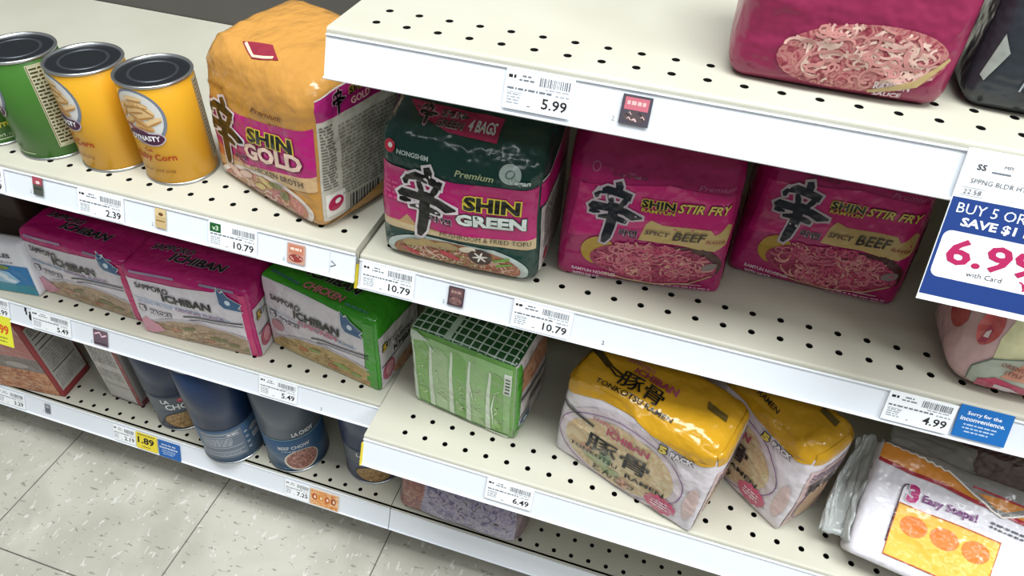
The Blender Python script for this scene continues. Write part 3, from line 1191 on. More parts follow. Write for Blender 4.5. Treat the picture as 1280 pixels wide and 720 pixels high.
p.dec('f', join(ell(3.9, 1.2, .45, .14, 16, .2), ell(4.4, .95, .3, .2, 16, .6)), film('6A6A2E'), 6)
p.dec('f', join(ell(3.3, 1.1, .4, .16, 16, -.2), ell(2.9, .75, .35, .14, 16, .3)), film('CDB25A'), 6)
put_glyph(p, 'f', -.15, .92, 2.4, 3.0)
p.txt('f', '라면', 1.5, 1.5, .8, .3, '3A1526', 5, .03, slope=.18, out='D9A8C0')
p.txt('f', 'SHIN', 2.58, 2.68, 2.62, .6, '0B0A0C', 5, .04, slope=.14, out='DCCB3C', ow=.055)
p.txt('f', 'GOLD', 2.25, 1.83, 3.4, .72, 'EBC9B8', 5, .045, slope=.17, out='6A1436', ow=.04)
p.txt('f', 'CHICKEN BROTH', 2.5, 1.36, 3.1, .25, '2A1C14', 5, .015, slope=.14)
p.txt('f', 'Premium', 2.9, 4.0, 1.85, .22, '6A3A1C', 4, .02, .3, .1)
p.txt('f', 'NONGSHIM', .15, 4.2, 1.1, .16, '7A4A20', 4, .02, 0, .02)
p.dec('t', poly([(1.6, .6), (2.6, .15), (3.9, .5), (2.9, 1.0)]), film('8E2A3C'), 2)
p.dec('t', stroke([(1.8, .6), (2.6, .25), (3.6, .5)], .1), film('E8D2B0'), 3)
p.dec('r', rect(.12, .35, 4.6, 4.4), film('C6C0B2'), 1)
p.dec('r', rect(.12, 4.4, 4.6, 5.25), film('A81E70'), 1)
p.dec('r', stroke([(.1, 5.27), (4.6, 5.27)], .06), film('D9CFC8'), 2)
put_glyph(p, 'r', .9, 4.42, .65, .8, halo='C890A8', layer=3)
p.txt('r', 'SHIN', 1.7, 4.85, .9, .24, '1A1518', 4, .03, out='DCCB3C')
p.txt('r', 'GOLD', 1.75, 4.52, .9, .22, 'EBC9B8', 4, .02)
p.dashes('r', .22, 1.7, .62, 2.55, 22, '6E6A60', 3, 0, 3)
p.dashes('r', 1.05, 1.2, 3.2, 2.9, 20, '8E897C', 3, 0, 4)
p.dec('r', rect(.26, .55, 1.15, 1.5), film('E6DED6'), 3)
p.dec('r', ell(.7, 1.05, .36, .3, 24, .3), film('AE1E4C'), 4)
p.dec('r', ell(.78, 1.12, .14, .1, 16, .3), film('E6DED6'), 5)
bx = random.Random(3)
x = 1.4
while x < 3.0:
    q = bx.choice((.04, .07, .1))
    p.dec('r', poly([(x, .5), (x + q, .52), (x + q, 1.1), (x, 1.08)]), film('35322E'), 3)
    x += q + .07
p.dec('r', poly([(.15, .08), (3.5, .08), (3.6, 1.0), (1.0, .32)]), film(G), 6)
p.build('noodle_multipack', -15.8, 1.74, .35, -20.5, 'gold and orange noodle multipack with a magenta band beside the yellow tins', group='instant noodle multipacks')

# dark green
p = Pack(6.2, 4.2, 5.25, r=.75, rb=.5, lean=.06, puff=(.3, .05, .2), slope=.42, tap=.02, amp=.09, crease=.12, seed=2, cols={'*': film('123A33', .22)})
p.dec('f', poly([(.02, 1.8), (2.74, 1.75), (6.2, 2.1), (6.2, 4.18), (3.07, 3.97), (.02, 4.1)]), film('B81C6C'), 1)
p.dec('f', poly([(.02, 1.45), (6.2, 1.66), (6.2, 2.1), (2.74, 1.75), (.02, 1.8)]), film('CDB58C'), 1)
p.dec('f', poly([(.02, 1.8), (.9, 1.85), (1.2, 2.2), (1.5, 1.9), (2.74, 1.75)]), film('C09A6A'), 2)
bowl(p, 'f', 3.1, .55, 2.8, 1.0, (.2, .12, 6.0, 1.42), 'B9C4BE', ['7A3A2E', '9A7A4A', 'A85848', 'C9B98A'], ['DCC9A6', 'B0604E', '9A8A50', 'D9B0A0'], 80, 5, .02)
p.dec('f', join(ell(1.5, 1.0, .5, .18, 16, .2), ell(2.1, 1.15, .4, .15, 16, -.2), ell(2.8, 1.2, .45, .16)), film('A9905E'), 6)
p.dec('f', join(ell(2.9, .75, .45, .12, 16, -.3), ell(1.3, .55, .4, .1, 16, -.3)), film('B43A44'), 6)
p.dec('f', join(stroke([(4.6, .9), (5.2, 1.15)], .12), stroke([(4.7, .7), (5.3, .9)], .1)), film('6E9A3A'), 6)
p.dec('f', ell(4.1, 1.02, .46, .38, 24), film('3E2620'), 7)
for k in range(3):
    a = pi * k / 3 + .3
    p.dec('f', stroke([(4.1 - .3 * cos(a), 1.02 - .24 * sin(a)), (4.1, 1.02), (4.1 + .3 * cos(a), 1.02 + .24 * sin(a))], [.05, .1, .05]), film('E6DFD4'), 8)
p.dec('f', ell(3.6, 1.25, .35, .14, 16, .2), film('D9CDB8'), 7)
put_glyph(p, 'f', .82, 1.38, 2.32, 2.98)
p.txt('f', '라면', 2.05, 2.2, .9, .3, '2A1420', 5, .03, out='DCC0CC')
p.txt('f', 'SHIN', 3.42, 3.02, 2.05, .56, '0B0A0C', 5, .045, slope=.05, out='DCCB3C', ow=.06)
p.txt('f', 'GREEN', 3.12, 2.33, 2.62, .5, 'DCE4DE', 5, .05, slope=.07, out='1C3A34', ow=.045)
p.txt('f', 'MUSHROOM & FRIED TOFU', 2.5, 1.62, 3.45, .2, '1E1A16', 5, .0, slope=.065)
p.dashes('f', .3, 2.7, .55, .8, 4, 'C8487E', 3, 0, 5)
p.dec('f', ell(.42, 4.77, .28, .24, 24, .3), film('C2263E'), 3)
p.dec('f', ell(.48, 4.82, .11, .09, 16), film('EDE6E4'), 4)
p.txt('f', 'NONGSHIM', .78, 4.6, 1.25, .17, 'B9C4BE', 4, .03, slope=-.02)
p.txt('f', 'Premium', 3.02, 4.25, 1.42, .24, 'A9B58A', 4, .02, .25)
p.dec('f', ell(5.0, 4.63, .4, .34, 24), film('AEBDB6'), 3)
p.dec('f', ring(5.0, 4.65, .16, .12, .05, 20, .5), film('5E7A72'), 4)
p.txt('f', 'Vegan', 5.0, 4.3, .75, .24, 'C9D6CE', 6, .03, .2, out='4E6A62')
p.dec('t', poly([(.9, 1.2), (4.4, 1.05), (4.35, .25), (2.6, .32), (1.4, .7)]), film('A81C50'), 2)
put_glyph(p, 't', 1.35, .42, .75, .72, halo='B88898', layer=3)
p.txt('t', 'SHIN', 2.2, .75, .85, .26, '1A1518', 5, .03, .2, out='B9B0A8')
p.txt('t', 'GREEN', 2.1, .42, 1.0, .24, '1A1518', 5, .02, .2, out='B9B0A8')
p.txt('t', '4 BAGS', 3.25, .42, 1.0, .4, 'DDE0DC', 5, .03, .15)
p.dec('r', rect(.25, .5, 4.1, 3.2), film('B9B4B0'), 1)
p.dec('r', poly([(.1, 3.3), (4.1, 3.3), (4.1, 4.3), (.1, 4.2)]), film('B81C6C'), 1)
p.dec('r', stroke([(.1, 4.3), (4.1, 4.4)], .07), film('C9C6C2'), 2)
p.dashes('r', .5, 1.4, 3.2, 1.6, 10, '7E7A76', 3, 0, 6)
p.dec('r', ell(.9, .95, .3, .24), film('B2263E'), 3)
p.build('noodle_multipack', -7.16, -.42, 0, .8, 'dark green noodle multipack with a pink band and mushroom bowl', group='instant noodle multipacks')


def stir_fry(x, y, yaw, label, seed, lean):
    p = Pack(6.15, 3.2, 5.2, r=.85, rb=.3, lean=lean, puff=(.28, .1, .15), slope=.42, tap=.05, amp=.1, crease=.13, seed=seed, cols={'*': film('A81A62', .24)})
    p.dec('f', poly([(.15, 1.9), (2.0, 2.3), (6.0, 2.2), (6.05, 4.2), (3.5, 4.45), (.3, 4.0)]), film('C42272'), 1)
    p.dec('f', poly([(2.78, 2.2), (2.95, 2.9), (3.1, 3.12), (3.5, 2.98), (4.6, 2.98), (5.25, 2.95), (5.45, 2.72), (5.6, 2.85), (5.85, 3.15), (6.1, 3.05), (6.0, 2.3), (5.6, 2.02), (5.1, 2.05), (4.2, 2.2)]), film('C6A96A'), 2)
    p.dec('f', ell(4.7, 1.45, 1.35, .72, 32, -.1, (3, .3, 6.05, 2.1)), film('4A2420'), 2)
    p.dec('f', ell(1.4, 1.45, .62, .62, 24), film('B4902E'), 2)
    p.dec('f', ell(3.5, 1.2, 2.35, .86, 40), food(['560C22', '8A2044', 'B04466', '6E142E'], 110), 3)
    p.strands('f', 3.5, 1.25, 2.3, .95, ['D89C8C', 'C04A6A', 'A02850', 'CC7480'], 190, .06, 4, None, seed + 2)
    p.dec('f', stroke([(1.7, .5), (2.6, .34), (3.7, .3), (4.9, .5), (5.7, .95)], .05), film('BFA27A'), 6)
    p.dec('f', ell(5.55, 1.35, .3, .17, 16, .4), film('8A7A76'), 5)
    p.dec('f', stroke([(4.6, .42), (5.4, .45)], .05), film('B98A94'), 5)
    put_glyph(p, 'f', .72, 1.85, 2.05, 2.5, ink='121824', halo='C2B4BC')
    p.txt('f', '라면', 2.02, 2.28, .68, .3, '2A1420', 5, .03, out='C2B4BC')
    p.txt('f', 'SHIN', 2.68, 3.62, 1.15, .3, '0B0A0C', 6, .035, out='CDBB46', ow=.06)
    p.txt('f', 'RAMYUN', 2.7, 3.44, 1.15, .14, 'CDBB46', 6, .03, out='2A1418')
    p.txt('f', 'STIR FRY', 3.92, 3.58, 1.95, .34, 'D8C25C', 6, .025, .25, out='3A0E1E', ow=.035)
    p.txt('f', 'SPICY', 2.95, 2.52, .9, .2, '40262A', 6, .015, .2)
    p.txt('f', 'BEEF', 3.95, 2.42, 1.22, .38, '241A1C', 6, .012, .2)
    p.txt('f', 'FLAVOR', 5.2, 2.38, .72, .13, '9A3A3A', 6, .02, .2)
    p.txt('f', 'RAMYUN NOODLES', .55, .44, 1.65, .15, 'D9B8C6', 6, .03, slope=-.05)
    p.txt('f', 'WITH SAUCE', .6, .2, 1.0, .15, 'D9B8C6', 6, .03, slope=-.05)
    p.dashes('f', 3.65, .12, 2.1, .24, 2, 'D090AC', 5, 0, seed)
    p.txt('f', 'Premium', 4.5, 4.42, 1.4, .17, 'B86A90', 4, .0, .25)
    p.dashes('f', 1.5, 4.5, 1.2, .16, 1, '7A2048', 4, 0, 3)
    p.dec('f', ring(.85, 4.75, .14, .16, .04, 20), film('B86A90'), 4)
    p.dec('l', ell(1.2, 2.3, .5, .5, 24), film('B4902E'), 2)
    p.dec('t', rect(1.2, .8, 5.0, 1.6), film('981858'), 1)
    p.dec('r', poly([(.3, .5), (3.4, .5), (3.4, 3.4), (.3, 3.1)]), film('96204F'), 1)
    return p.build('noodle_multipack', x, y, 0, yaw, label, group='instant noodle multipacks')


stir_fry(-.4, .66, 8, 'magenta stir-fry noodle pack standing next to the dark green pack', 3, .1)
stir_fry(5.9, 3.2, -1, 'magenta stir-fry noodle pack set further back, left of the sale sign', 4, .15)

# rounded pale bag at the far right, under the sale sign
p = Pack(6.6, 3.6, 4.3, r=1.0, rb=.9, lean=.12, puff=(.35, .25, .2), slope=.2, tap=.05, amp=.12, crease=.1, seed=6, cols={'*': film('CFA9A8', .25)})
p.dec('f', poly([(.9, .5), (6.2, .3), (6.4, 4.0), (.8, 4.0), (.6, 2.4)]), film('CFCBA0', .25), 1)
p.dec('f', ell(2.6, 2.9, 1.4, .8, 30), film('DAD29A', .25), 2)
p.dec('f', poly([(.45, .45), (.35, 1.1), (.7, 1.65), (1.6, 2.0), (6.3, 2.2), (6.3, .35), (1.2, .25)]), film('A7AC9C', .25), 3)
p.dec('f', stroke([(.42, .4), (.35, 1.1), (.7, 1.65), (1.6, 2.0), (6.3, 2.2)], .05), film('59675E', .25), 4)
p.dec('f', poly([(1.2, 1.05), (6.2, 1.25), (6.2, 1.8), (1.5, 1.75)]), film('C98A72', .25), 4)
p.txt('f', 'ORIENTAL', 1.0, 1.5, .85, .17, '8A4A38', 6, .02, slope=-.05)
p.txt('f', 'STYLE', 1.2, 1.25, .5, .15, '8A4A38', 6, .02, slope=-.05)
p.dec('f', poly([(.75, .3), (.7, .75), (1.1, 1.0), (2.0, .85), (3.2, .95), (5.6, .9), (6.0, .25), (3, .15), (1.2, .15)]), film('B72A54', .25), 5)
p.dec('f', poly([(1.2, .72), (1.7, .68), (2.1, .45), (1.8, .42), (1.9, .22), (1.5, .2), (1.55, .4), (1.25, .5)]), film('D9C8CC', .25), 6)
p.dec('l', ell(1.2, 2.2, .55, .6, 20), film('B8524E', .25), 2)
p.dec('f', ell(.12, 2.6, .4, .75, 24), film('B8524E', .25), 2)
p.dec('f', poly([(.0, 1.9), (.28, 2.0), (.3, 2.5), (.02, 2.6)]), film('A82A48', .25), 3)
p.dec('f', poly([(.05, 2.15), (.25, 2.2), (.2, 2.5), (.05, 2.35)]), film('DCC6C8', .25), 4)
p.build('noodle_multipack', 13.35, -.4, 0, 2, 'rounded pale yellow and pink noodle bag under the sale sign', group='instant noodle multipacks')

# topmost shelf
p = Pack(5.6, 3.2, 4.6, r=.7, rb=.5, lean=.15, puff=(.3, .15, .15), slope=.2, amp=.12, crease=.12, seed=8, cols={'*': film('8E2A4E')})
p.dec('f', ell(3.2, 1.1, 2.1, .9, 36, .1), food(['7A2634', 'A8505A', 'C98A84', '9A3846'], 110), 2)
p.strands('f', 3.2, 1.15, 2.05, .9, ['DDB0A4', 'C88A84', 'E0C0B0'], 110, .07, 3, None, 9)
p.txt('f', 'RAMYUN', 3.7, .42, .9, .2, 'D8C6CC', 5, .03, slope=.05)
p.txt('f', 'SAUCE', 3.75, .18, .7, .17, 'D8C6CC', 5, .03, slope=.05)
p.dec('f', stroke([(3.6, .3), (4.7, .7), (5.3, 1.4)], [.1, .2, .1]), film('B9A070'), 6)
p.build('noodle_multipack', 3.8, .2, 8.99, 1, 'pink noodle pack with a red noodle picture on the topmost shelf', group='instant noodle multipacks')
p = Pack(6.0, 3.4, 4.6, r=.7, rb=.5, lean=.12, puff=(.3, .15, .15), slope=.2, amp=.12, crease=.1, seed=9, cols={'*': film('35393F')})
p.txt('f', 'SESAME', 1.5, 1.15, 1.6, .32, 'C2C8C8', 5, .03)
p.txt('f', 'NET WT. 17 OZ', 1.1, .72, 1.9, .26, 'A9B0B0', 5, .03)
p.dec('f', poly([(2.2, 1.8), (5.6, 1.75), (5.6, 3.0), (2.5, 2.2)]), film('B9D6D2'), 2)
p.dec('l', poly([(.3, .3), (2.6, .3), (2.6, 2.5), (.5, 2.5)]), film('2A2E34'), 1)
p.dec('f', poly([(.05, .9), (.25, .8), (.5, 1.6), (.2, 2.0)]), film('A9B0A8'), 2)
p.build('noodle_multipack', 9.95, .85, 8.99, -2, 'charcoal grey noodle pack at the right end of the topmost shelf', group='instant noodle multipacks')


# ------------------------------------------------------------------ lower shelf, left
def flag(p, fc, x, y, k=1.0):
    pts = [(0, .95), (.2, .75), (.35, .85), (.55, .6), (1.2, .25), (1.0, .0), (1.2, -.2), (.25, -.12), (.05, .1)]
    p.dec(fc, poly([(x + a * k * 1.08 - .05, y + b * k * 1.12 - .03) for a, b in pts]), film('DCE2E6'), 5)
    p.dec(fc, poly([(x + a * k, y + b * k) for a, b in pts]), film('2A5A86'), 6)
    p.dec(fc, ell(x + .52 * k, y + .27 * k, .15 * k, .15 * k, 18), film('CFE2EE'), 7)


def ichiban(x, y, yaw, z, base, kind, label, seed, h):
    p = Pack(6.75, 3.7, h, r=.28, rb=.12, lean=.05, puff=(.14, .03, .08), slope=.02, tap=.0, amp=.05, crease=.06, seed=seed, cols={'*': film(base, .25)})
    k = h / 4.4
    pink = kind == 'pink'
    edge = 'C9206E' if pink else '3A9822'
    wt = poly([(.12, .06), (6.25, .06), (6.35, 3.35 * k), (5.2, 4.08 * k), (4.9, 3.95 * k), (3, 3.8 * k), (.12, 3.72 * k)]) if pink else \
        poly([(.1, .06), (5.95, .06), (6.05, 3.2 * k), (4.8, 4.15 * k), (2.5, 4.3 * k), (.15, 4.38 * k)])
    p.dec('f', wt, film('D6CFD6', .25), 1)
    # soup picture along the bottom
    p.dec('f', poly([(.14, .06), (6.2, .06), (6.25, 1.2), (5.2, 1.55), (3.6, 1.6), (2.0, 1.35), (.8, .9), (.14, .5)]),
          food(['8E7A62', 'A99078', 'B59A80', '7E7A52'] if pink else ['9A8450', 'B89A62', 'C9B07A', 'A87A5A'], 45, stretch=(.5, 1, 1.4)), 2)
    p.dec('f', stroke([(.3, .75), (1.2, 1.2), (2.4, 1.6), (3.6, 1.72), (5.0, 1.6), (6.2, 1.3)], .12), film('B9AEB2', .25), 3)
    p.strands('f', 3.2, .75, 2.8, .6, ['C9B08E', '9A7E5E', 'BFA27E'] if pink else ['D8C088', 'A8884E', 'C9A86A'], 60, .06, 3, (.2, .1, 6.1, 1.4), seed)
    p.dec('f', join(ell(4.6, .8, .5, .13, 16, -.1), ell(3.0, 1.1, .4, .1, 16, .2), ell(5.4, .6, .35, .12)), film('6A6A3A' if pink else '7E9A4A', .25), 5)
    p.dec('f', join(ell(2.2, .8, .3, .12), ell(4.0, .5, .35, .1)), film('B07A62' if pink else 'C06A4A', .25), 5)
    if pink:
        p.dec('f', poly([(.14, .15), (.6, .1), (1.5, .55), (1.2, .9), (.5, 1.25), (.2, 1.0)]), film('C98A9A', .25), 5)
    else:
        p.dec('f', ell(.75, 1.75, .4, .38, 20), film('B98A92', .25), 5)
    p.dec('f', stroke([(2.9, 1.95), (3.6, 2.12), (4.6, 2.18), (6.25, 2.3)], .09), film('2B2B33', .25), 4)
    p.dec('f', stroke([(3.2, 1.8), (3.8, 1.95), (4.7, 2.0), (6.25, 2.1)], .05), film('2B2B33', .25), 4)
    p.txt('f', 'SAPPORO', .6, 3.22 * k, 1.85, .36, '0B0A0C', 6, .03)
    p.txt('f', 'ICHIBAN', 2.0, 2.72 * k, 2.7, .5, '0B0A0C', 6, .045)
    p.dec('f', stroke([(.3, 2.55 * k), (2.5, 2.5 * k), (5.6, 2.35 * k)], .04), film('7FA6C4', .25), 4)
    if pink:
        p.txt('f', 'NOODLES WITH SOUP', .45, 2.3, 2.0, .15, '6E92B4', 5, .02)
        p.txt('f', 'ORIGINAL FLAVOR', 2.6, 2.28, 2.7, .22, '8A6A8E', 5, .02)
    else:
        p.txt('f', 'CHICKEN', 2.2, 2.5, 2.3, .36, 'C0607C', 6, .03, out='E4D6DC')
        p.txt('f', 'FLAVOR', 4.6, 2.45, .9, .16, '6E8AB0', 5, .02)
    p.txt('f', '5', .42, 1.72 if pink else 2.3, .32, .36, 'D6CFD6', 6, .06, out='1E1E22', ow=.09)
    p.txt('f', 'PACKS', .95, 1.66 if pink else 2.2, 1.25, .26, 'D6CFD6', 6, .03, .1, out='1E1E22', ow=.06)
    flag(p, 'f', 5.18 if pink else 4.85, 3.35 if pink else 3.55, 1.0)
    p.dec('f', rect(6.3 if pink else 6.05, .03, 6.64, h - .3), film(edge, .25), 2)
    # top
    p.txt('t', 'SAPPORO', .8, 1.35 if pink else 1.6, 2.3, .42, '1D1820', 5, .03, .25, out='C9A8B8' if pink else '9AB88A')
    p.txt('t', 'ICHIBAN', 2.1, .78 if pink else .95, 3.1, .52, '1D1820', 5, .045, .25, out='C9A8B8' if pink else '9AB88A')
    if pink:
        p.dec('f', poly([(.5, h - .3), (2.9, h - .22), (2.9, h - .1), (.5, h - .16)]), film('9C8AA6', .25), 3)
        p.dec('f', poly([(4.3, h - .22), (6.1, h - .22), (6.1, h - .1), (4.3, h - .1)]), film('8A8A9C', .25), 3)
    else:
        p.txt('t', 'CHICKEN', 2.45, .2, 2.3, .44, 'C87A7E', 5, .03, .2, out='4E2A2A')
        p.dashes('t', .5, .3, 1.8, .3, 1, '3A6A6A', 4, -.1, 5)
        p.dashes('t', 4.9, .15, 1.3, .25, 1, '4A8A7A', 4, 0, 6)
    # right end
    p.dec('r', rect(.12, .1, 3.4, 3.1 * k if pink else 3.5), film('C9C2C4', .25), 1)
    p.txt('r', '5', .35, 2.3 * k, .32, .45, 'C9A83A', 5, .06, out='1E1E22', ow=.07)
    p.txt('r', 'PACKS', .75, 2.4 * k, 1.2, .28, 'C9C2C4', 5, .03, out='1E1E22', ow=.05)
    p.txt('r', 'SAPPORO', 1.3, 2.15 * k, 1.6, .26, '0B0A0C', 5, .03)
    p.txt('r', 'ICHIBAN', 1.2, 1.72 * k, 1.8, .34, '0B0A0C', 5, .04)
    p.dec('r', ell(.75, 1.0, .5, .6, 22, -.3), film('A8526A', .25), 3)
    p.dec('r', ell(.8, 1.05, .3, .42, 20, -.3), film('C98A92', .25), 4)
    p.dec('r', ell(2.2, .55, 1.1, .45, 24), food(['8A5A42', 'B0805E', 'C9A07A'], 90), 3)
    p.dec('r', stroke([(.2, 1.5), (1.5, 1.62), (3.3, 1.9)], .06), film('2B2B33', .25), 3)
    return p.build('noodle_multipack', x, y, z, yaw, label, group='instant noodle multipacks')


ichiban(-28.85, .42, -2, -9.75, 'B2186A', 'pink', 'pink-topped white noodle multipack beside the blue and white box', 11, 4.15)
ichiban(-21.72, -.32, 2.8, -9.75, 'B2186A', 'pink', 'pink-topped white noodle multipack touching the green and white one', 12, 4.45)
ichiban(-14.98, 1.15, -9.7, -9.75, '369220', 'green', 'green-topped white chicken noodle multipack at the end of its shelf', 13, 4.7)

# blue and white box at the far left
p = Pack(5.4, .7, 3.4, r=.06, rb=.05, lean=.1, puff=(.03, .02, .03), slope=0, tap=0, amp=.02, crease=0, seed=15, cols={'*': plain('D9D9DE', .4)})
p.dec('f', rect(.05, .1, 5.35, 1.95), film('1B6FA6'), 1)
p.dec('f', rect(.05, .1, 5.35, .7), film('1A7E92'), 2)
p.dec('f', poly([(2.9, .75), (4.2, .7), (4.6, .95), (4.1, 1.5), (3.3, 1.6)]), film('8FB4CC'), 3)
p.dec('f', join(ell(3.6, 1.25, .4, .16, 16, -.3), ell(4.0, .95, .4, .13, 16, -.2)), film('C9D4D8'), 4)
p.txt('f', 'NOODLES', 2.6, 2.45, 2.0, .28, '3A3A44', 3, .04)
p.dashes('f', 2.8, 2.05, 1.8, .2, 1, '8A8A92', 3, 0, 3)
p.dec('f', ell(3.7, 1.8, .6, .16), film('6E7A3A'), 5)
p.build('noodle_box', -33.95, -.75, -9.75, 7, 'blue and white noodle box left of the pink packs', 'box')

# dark carton added to fill the dark gap on the shelf behind it
p = Pack(6.2, 4.5, 7.6, r=.06, rb=.05, lean=0, puff=(.04, .03, .03), slope=0, tap=0, amp=.02, crease=0, seed=18, cols={'*': plain('3A2C24', .6)})
p.dec('f', rect(.05, 3.78, 6.15, 3.84), plain('2A1F1A', .6), 1)
p.dec('f', rect(2.2, .3, 4.0, 2.4), plain('33271F', .6), 1)
p.build('filler_carton', -35.4, 1.3, -9.75, 2, 'dark brown carton added to fill the dark gap behind the blue and white box', 'box')

# ------------------------------------------------------------------ lower shelf, right
# pale green pack seen through white-printed film: five packets side by side
p = Pack(5.3, 3.5, 5.25, r=.35, rb=.2, lean=-.02, puff=(.14, .12, .1), slope=.02, tap=0, amp=.06, crease=.08, seed=16, cols={'*': film('6C9E4E', .2), 't': film('1E4A24', .2), 'r': film('CFC6C4', .2), 'l': film('AFC29E', .2), 'k': film('4E8A34', .2)})
p.dec('f', rect(.03, .03, 5.1, 5.0), film('8FB878', .2), 1)
edges = [.15, 1.05, 2.1, 3.0, 4.0, 4.85]
for k in range(5):
    a, b = edges[k], edges[k + 1]
    hh = (4.75, 4.55, 4.75, 4.6, 4.4)[k]
    c = ('78AC56', '9CBA88', '74A656', '90B678', '78A858')[k]
    p.dec('f', poly([(a + .12, .35), (b - .06, .3), (b - .1, hh - .25), (b - .35, hh), (a + .25, hh + .05), (a + .1, hh - .2)]), film(c, .2), 2)
    p.dec('f', stroke([(a + .02, .3), (a + .05, 2.4), (a + .08, hh)], [.26, .2, .1]), film('CFDCC6', .2), 3)
    p.dec('f', poly([(a + .2, .4), (b - .15, .4), (b - .25, 1.2), (a + .3, 1.5)]), film(('86B45E', 'B0C89C', '84B064', 'A0C286', '8CB668')[k], .2), 3)
    rn = random.Random(40 + k)
    for q in range(7):
        x0, y0 = a + rn.uniform(.25, .55), rn.uniform(.8, 3.0)
        p.dec('f', stroke([(x0, y0), (x0 + rn.uniform(-.1, .25), y0 + rn.uniform(.1, .35)), (x0 + rn.uniform(0, .3), y0 + rn.uniform(.1, .5))], .05), film('B9D09E', .2), 4)
p.dec('f', stroke([(.3, .12), (2.5, .1), (4.9, .12)], .14), film('BFD0B4', .2), 4)
p.dec('f', poly([(3.9, .06), (5.05, .06), (5.05, .3), (3.9, .25)]), film('CFDAC6', .2), 5)
for a, b, c, d in ((4.35, 3.0, 4.3, 1.0), (3.05, 4.4, 3.3, 2.2), (1.1, 4.6, 1.35, 4.3)):
    p.dec('f', stroke([(a, b), ((a + c) / 2 - .08, (b + d) / 2), (c, d)], [.03, .09, .04]), film('DCE6D4', .2), 5)
p.dec('f', rect(4.75, 3.3, 5.1, 4.7), film('D2DACC', .2), 4)
for k in range(5):
    p.dec('f', rect(4.82, 3.45 + .22 * k, 5.03, 3.55 + .22 * k), film('2E4A34', .2), 5)
for k in range(13):                                          # white lattice on the top film
    x = .15 + k * .4
    p.dec('t', stroke([(x, 0.02), (x + .1, 1.7), (x + .05, 3.4)], .07), film('AEBFB0', .2), 2)
for k in range(9):
    y = .1 + k * .4
    p.dec('t', stroke([(.05, y), (2.6, y + .05), (5.2, y)], .07), film('AEBFB0', .2), 2)
p.dec('t', rect(1.75, .05, 2.05, 3.4), film('9FB49E', .2), 3)
p.dec('f', poly([(.05, 4.55), (1.1, 4.85), (.4, 5.2), (.05, 5.2)]), film('BFCDB8', .2), 5)
for k in range(4):
    p.dec('l', stroke([(.3 + .8 * k, .3), (.4 + .8 * k, 4.8)], .06), film('D2DCCB', .2), 2)
p.dec('r', rect(.02, .03, .45, 5.1), film('3E8E1E', .2), 1)
p.dec('r', poly([(.02, .03), (1.2, .03), (.8, .5), (.02, .6)]), film('3E8E1E', .2), 2)
p.dec('r', poly([(.45, 3.2), (3.3, 3.2), (3.3, 4.6), (2.0, 4.75), (.5, 4.6)]), food(['8A5A3E', 'B07A5A', 'C9A080'], 80), 2)
p.dec('r', rect(.45, 2.55, 3.3, 2.72), film('2B2B33', .2), 2)
p.dec('r', rect(.45, 2.4, 3.3, 2.46), film('2B2B33', .2), 2)
p.txt('r', 'ICHIBAN', 1.4, 1.5, 1.7, .5, '26232A', 3, .05, .2)
p.dec('r', poly([(.3, 1.15), (.55, 1.2), (1.45, 1.25), (1.55, .5), (1.0, .3), (.35, .75)]), film('DDE2E4', .2), 3)
p.dec('r', poly([(.4, 1.05), (1.4, 1.15), (1.45, .55), (1.0, .38), (.45, .75)]), film('2B4E7E', .2), 4)
p.dec('r', ell(.95, .78, .17, .15, 16), film('CFE0EC', .2), 5)
p.build('noodle_multipack', -6.5, .12, -9.65, -8.6, 'pale green noodle multipack in white-latticed film at the left of its shelf', group='instant noodle multipacks')


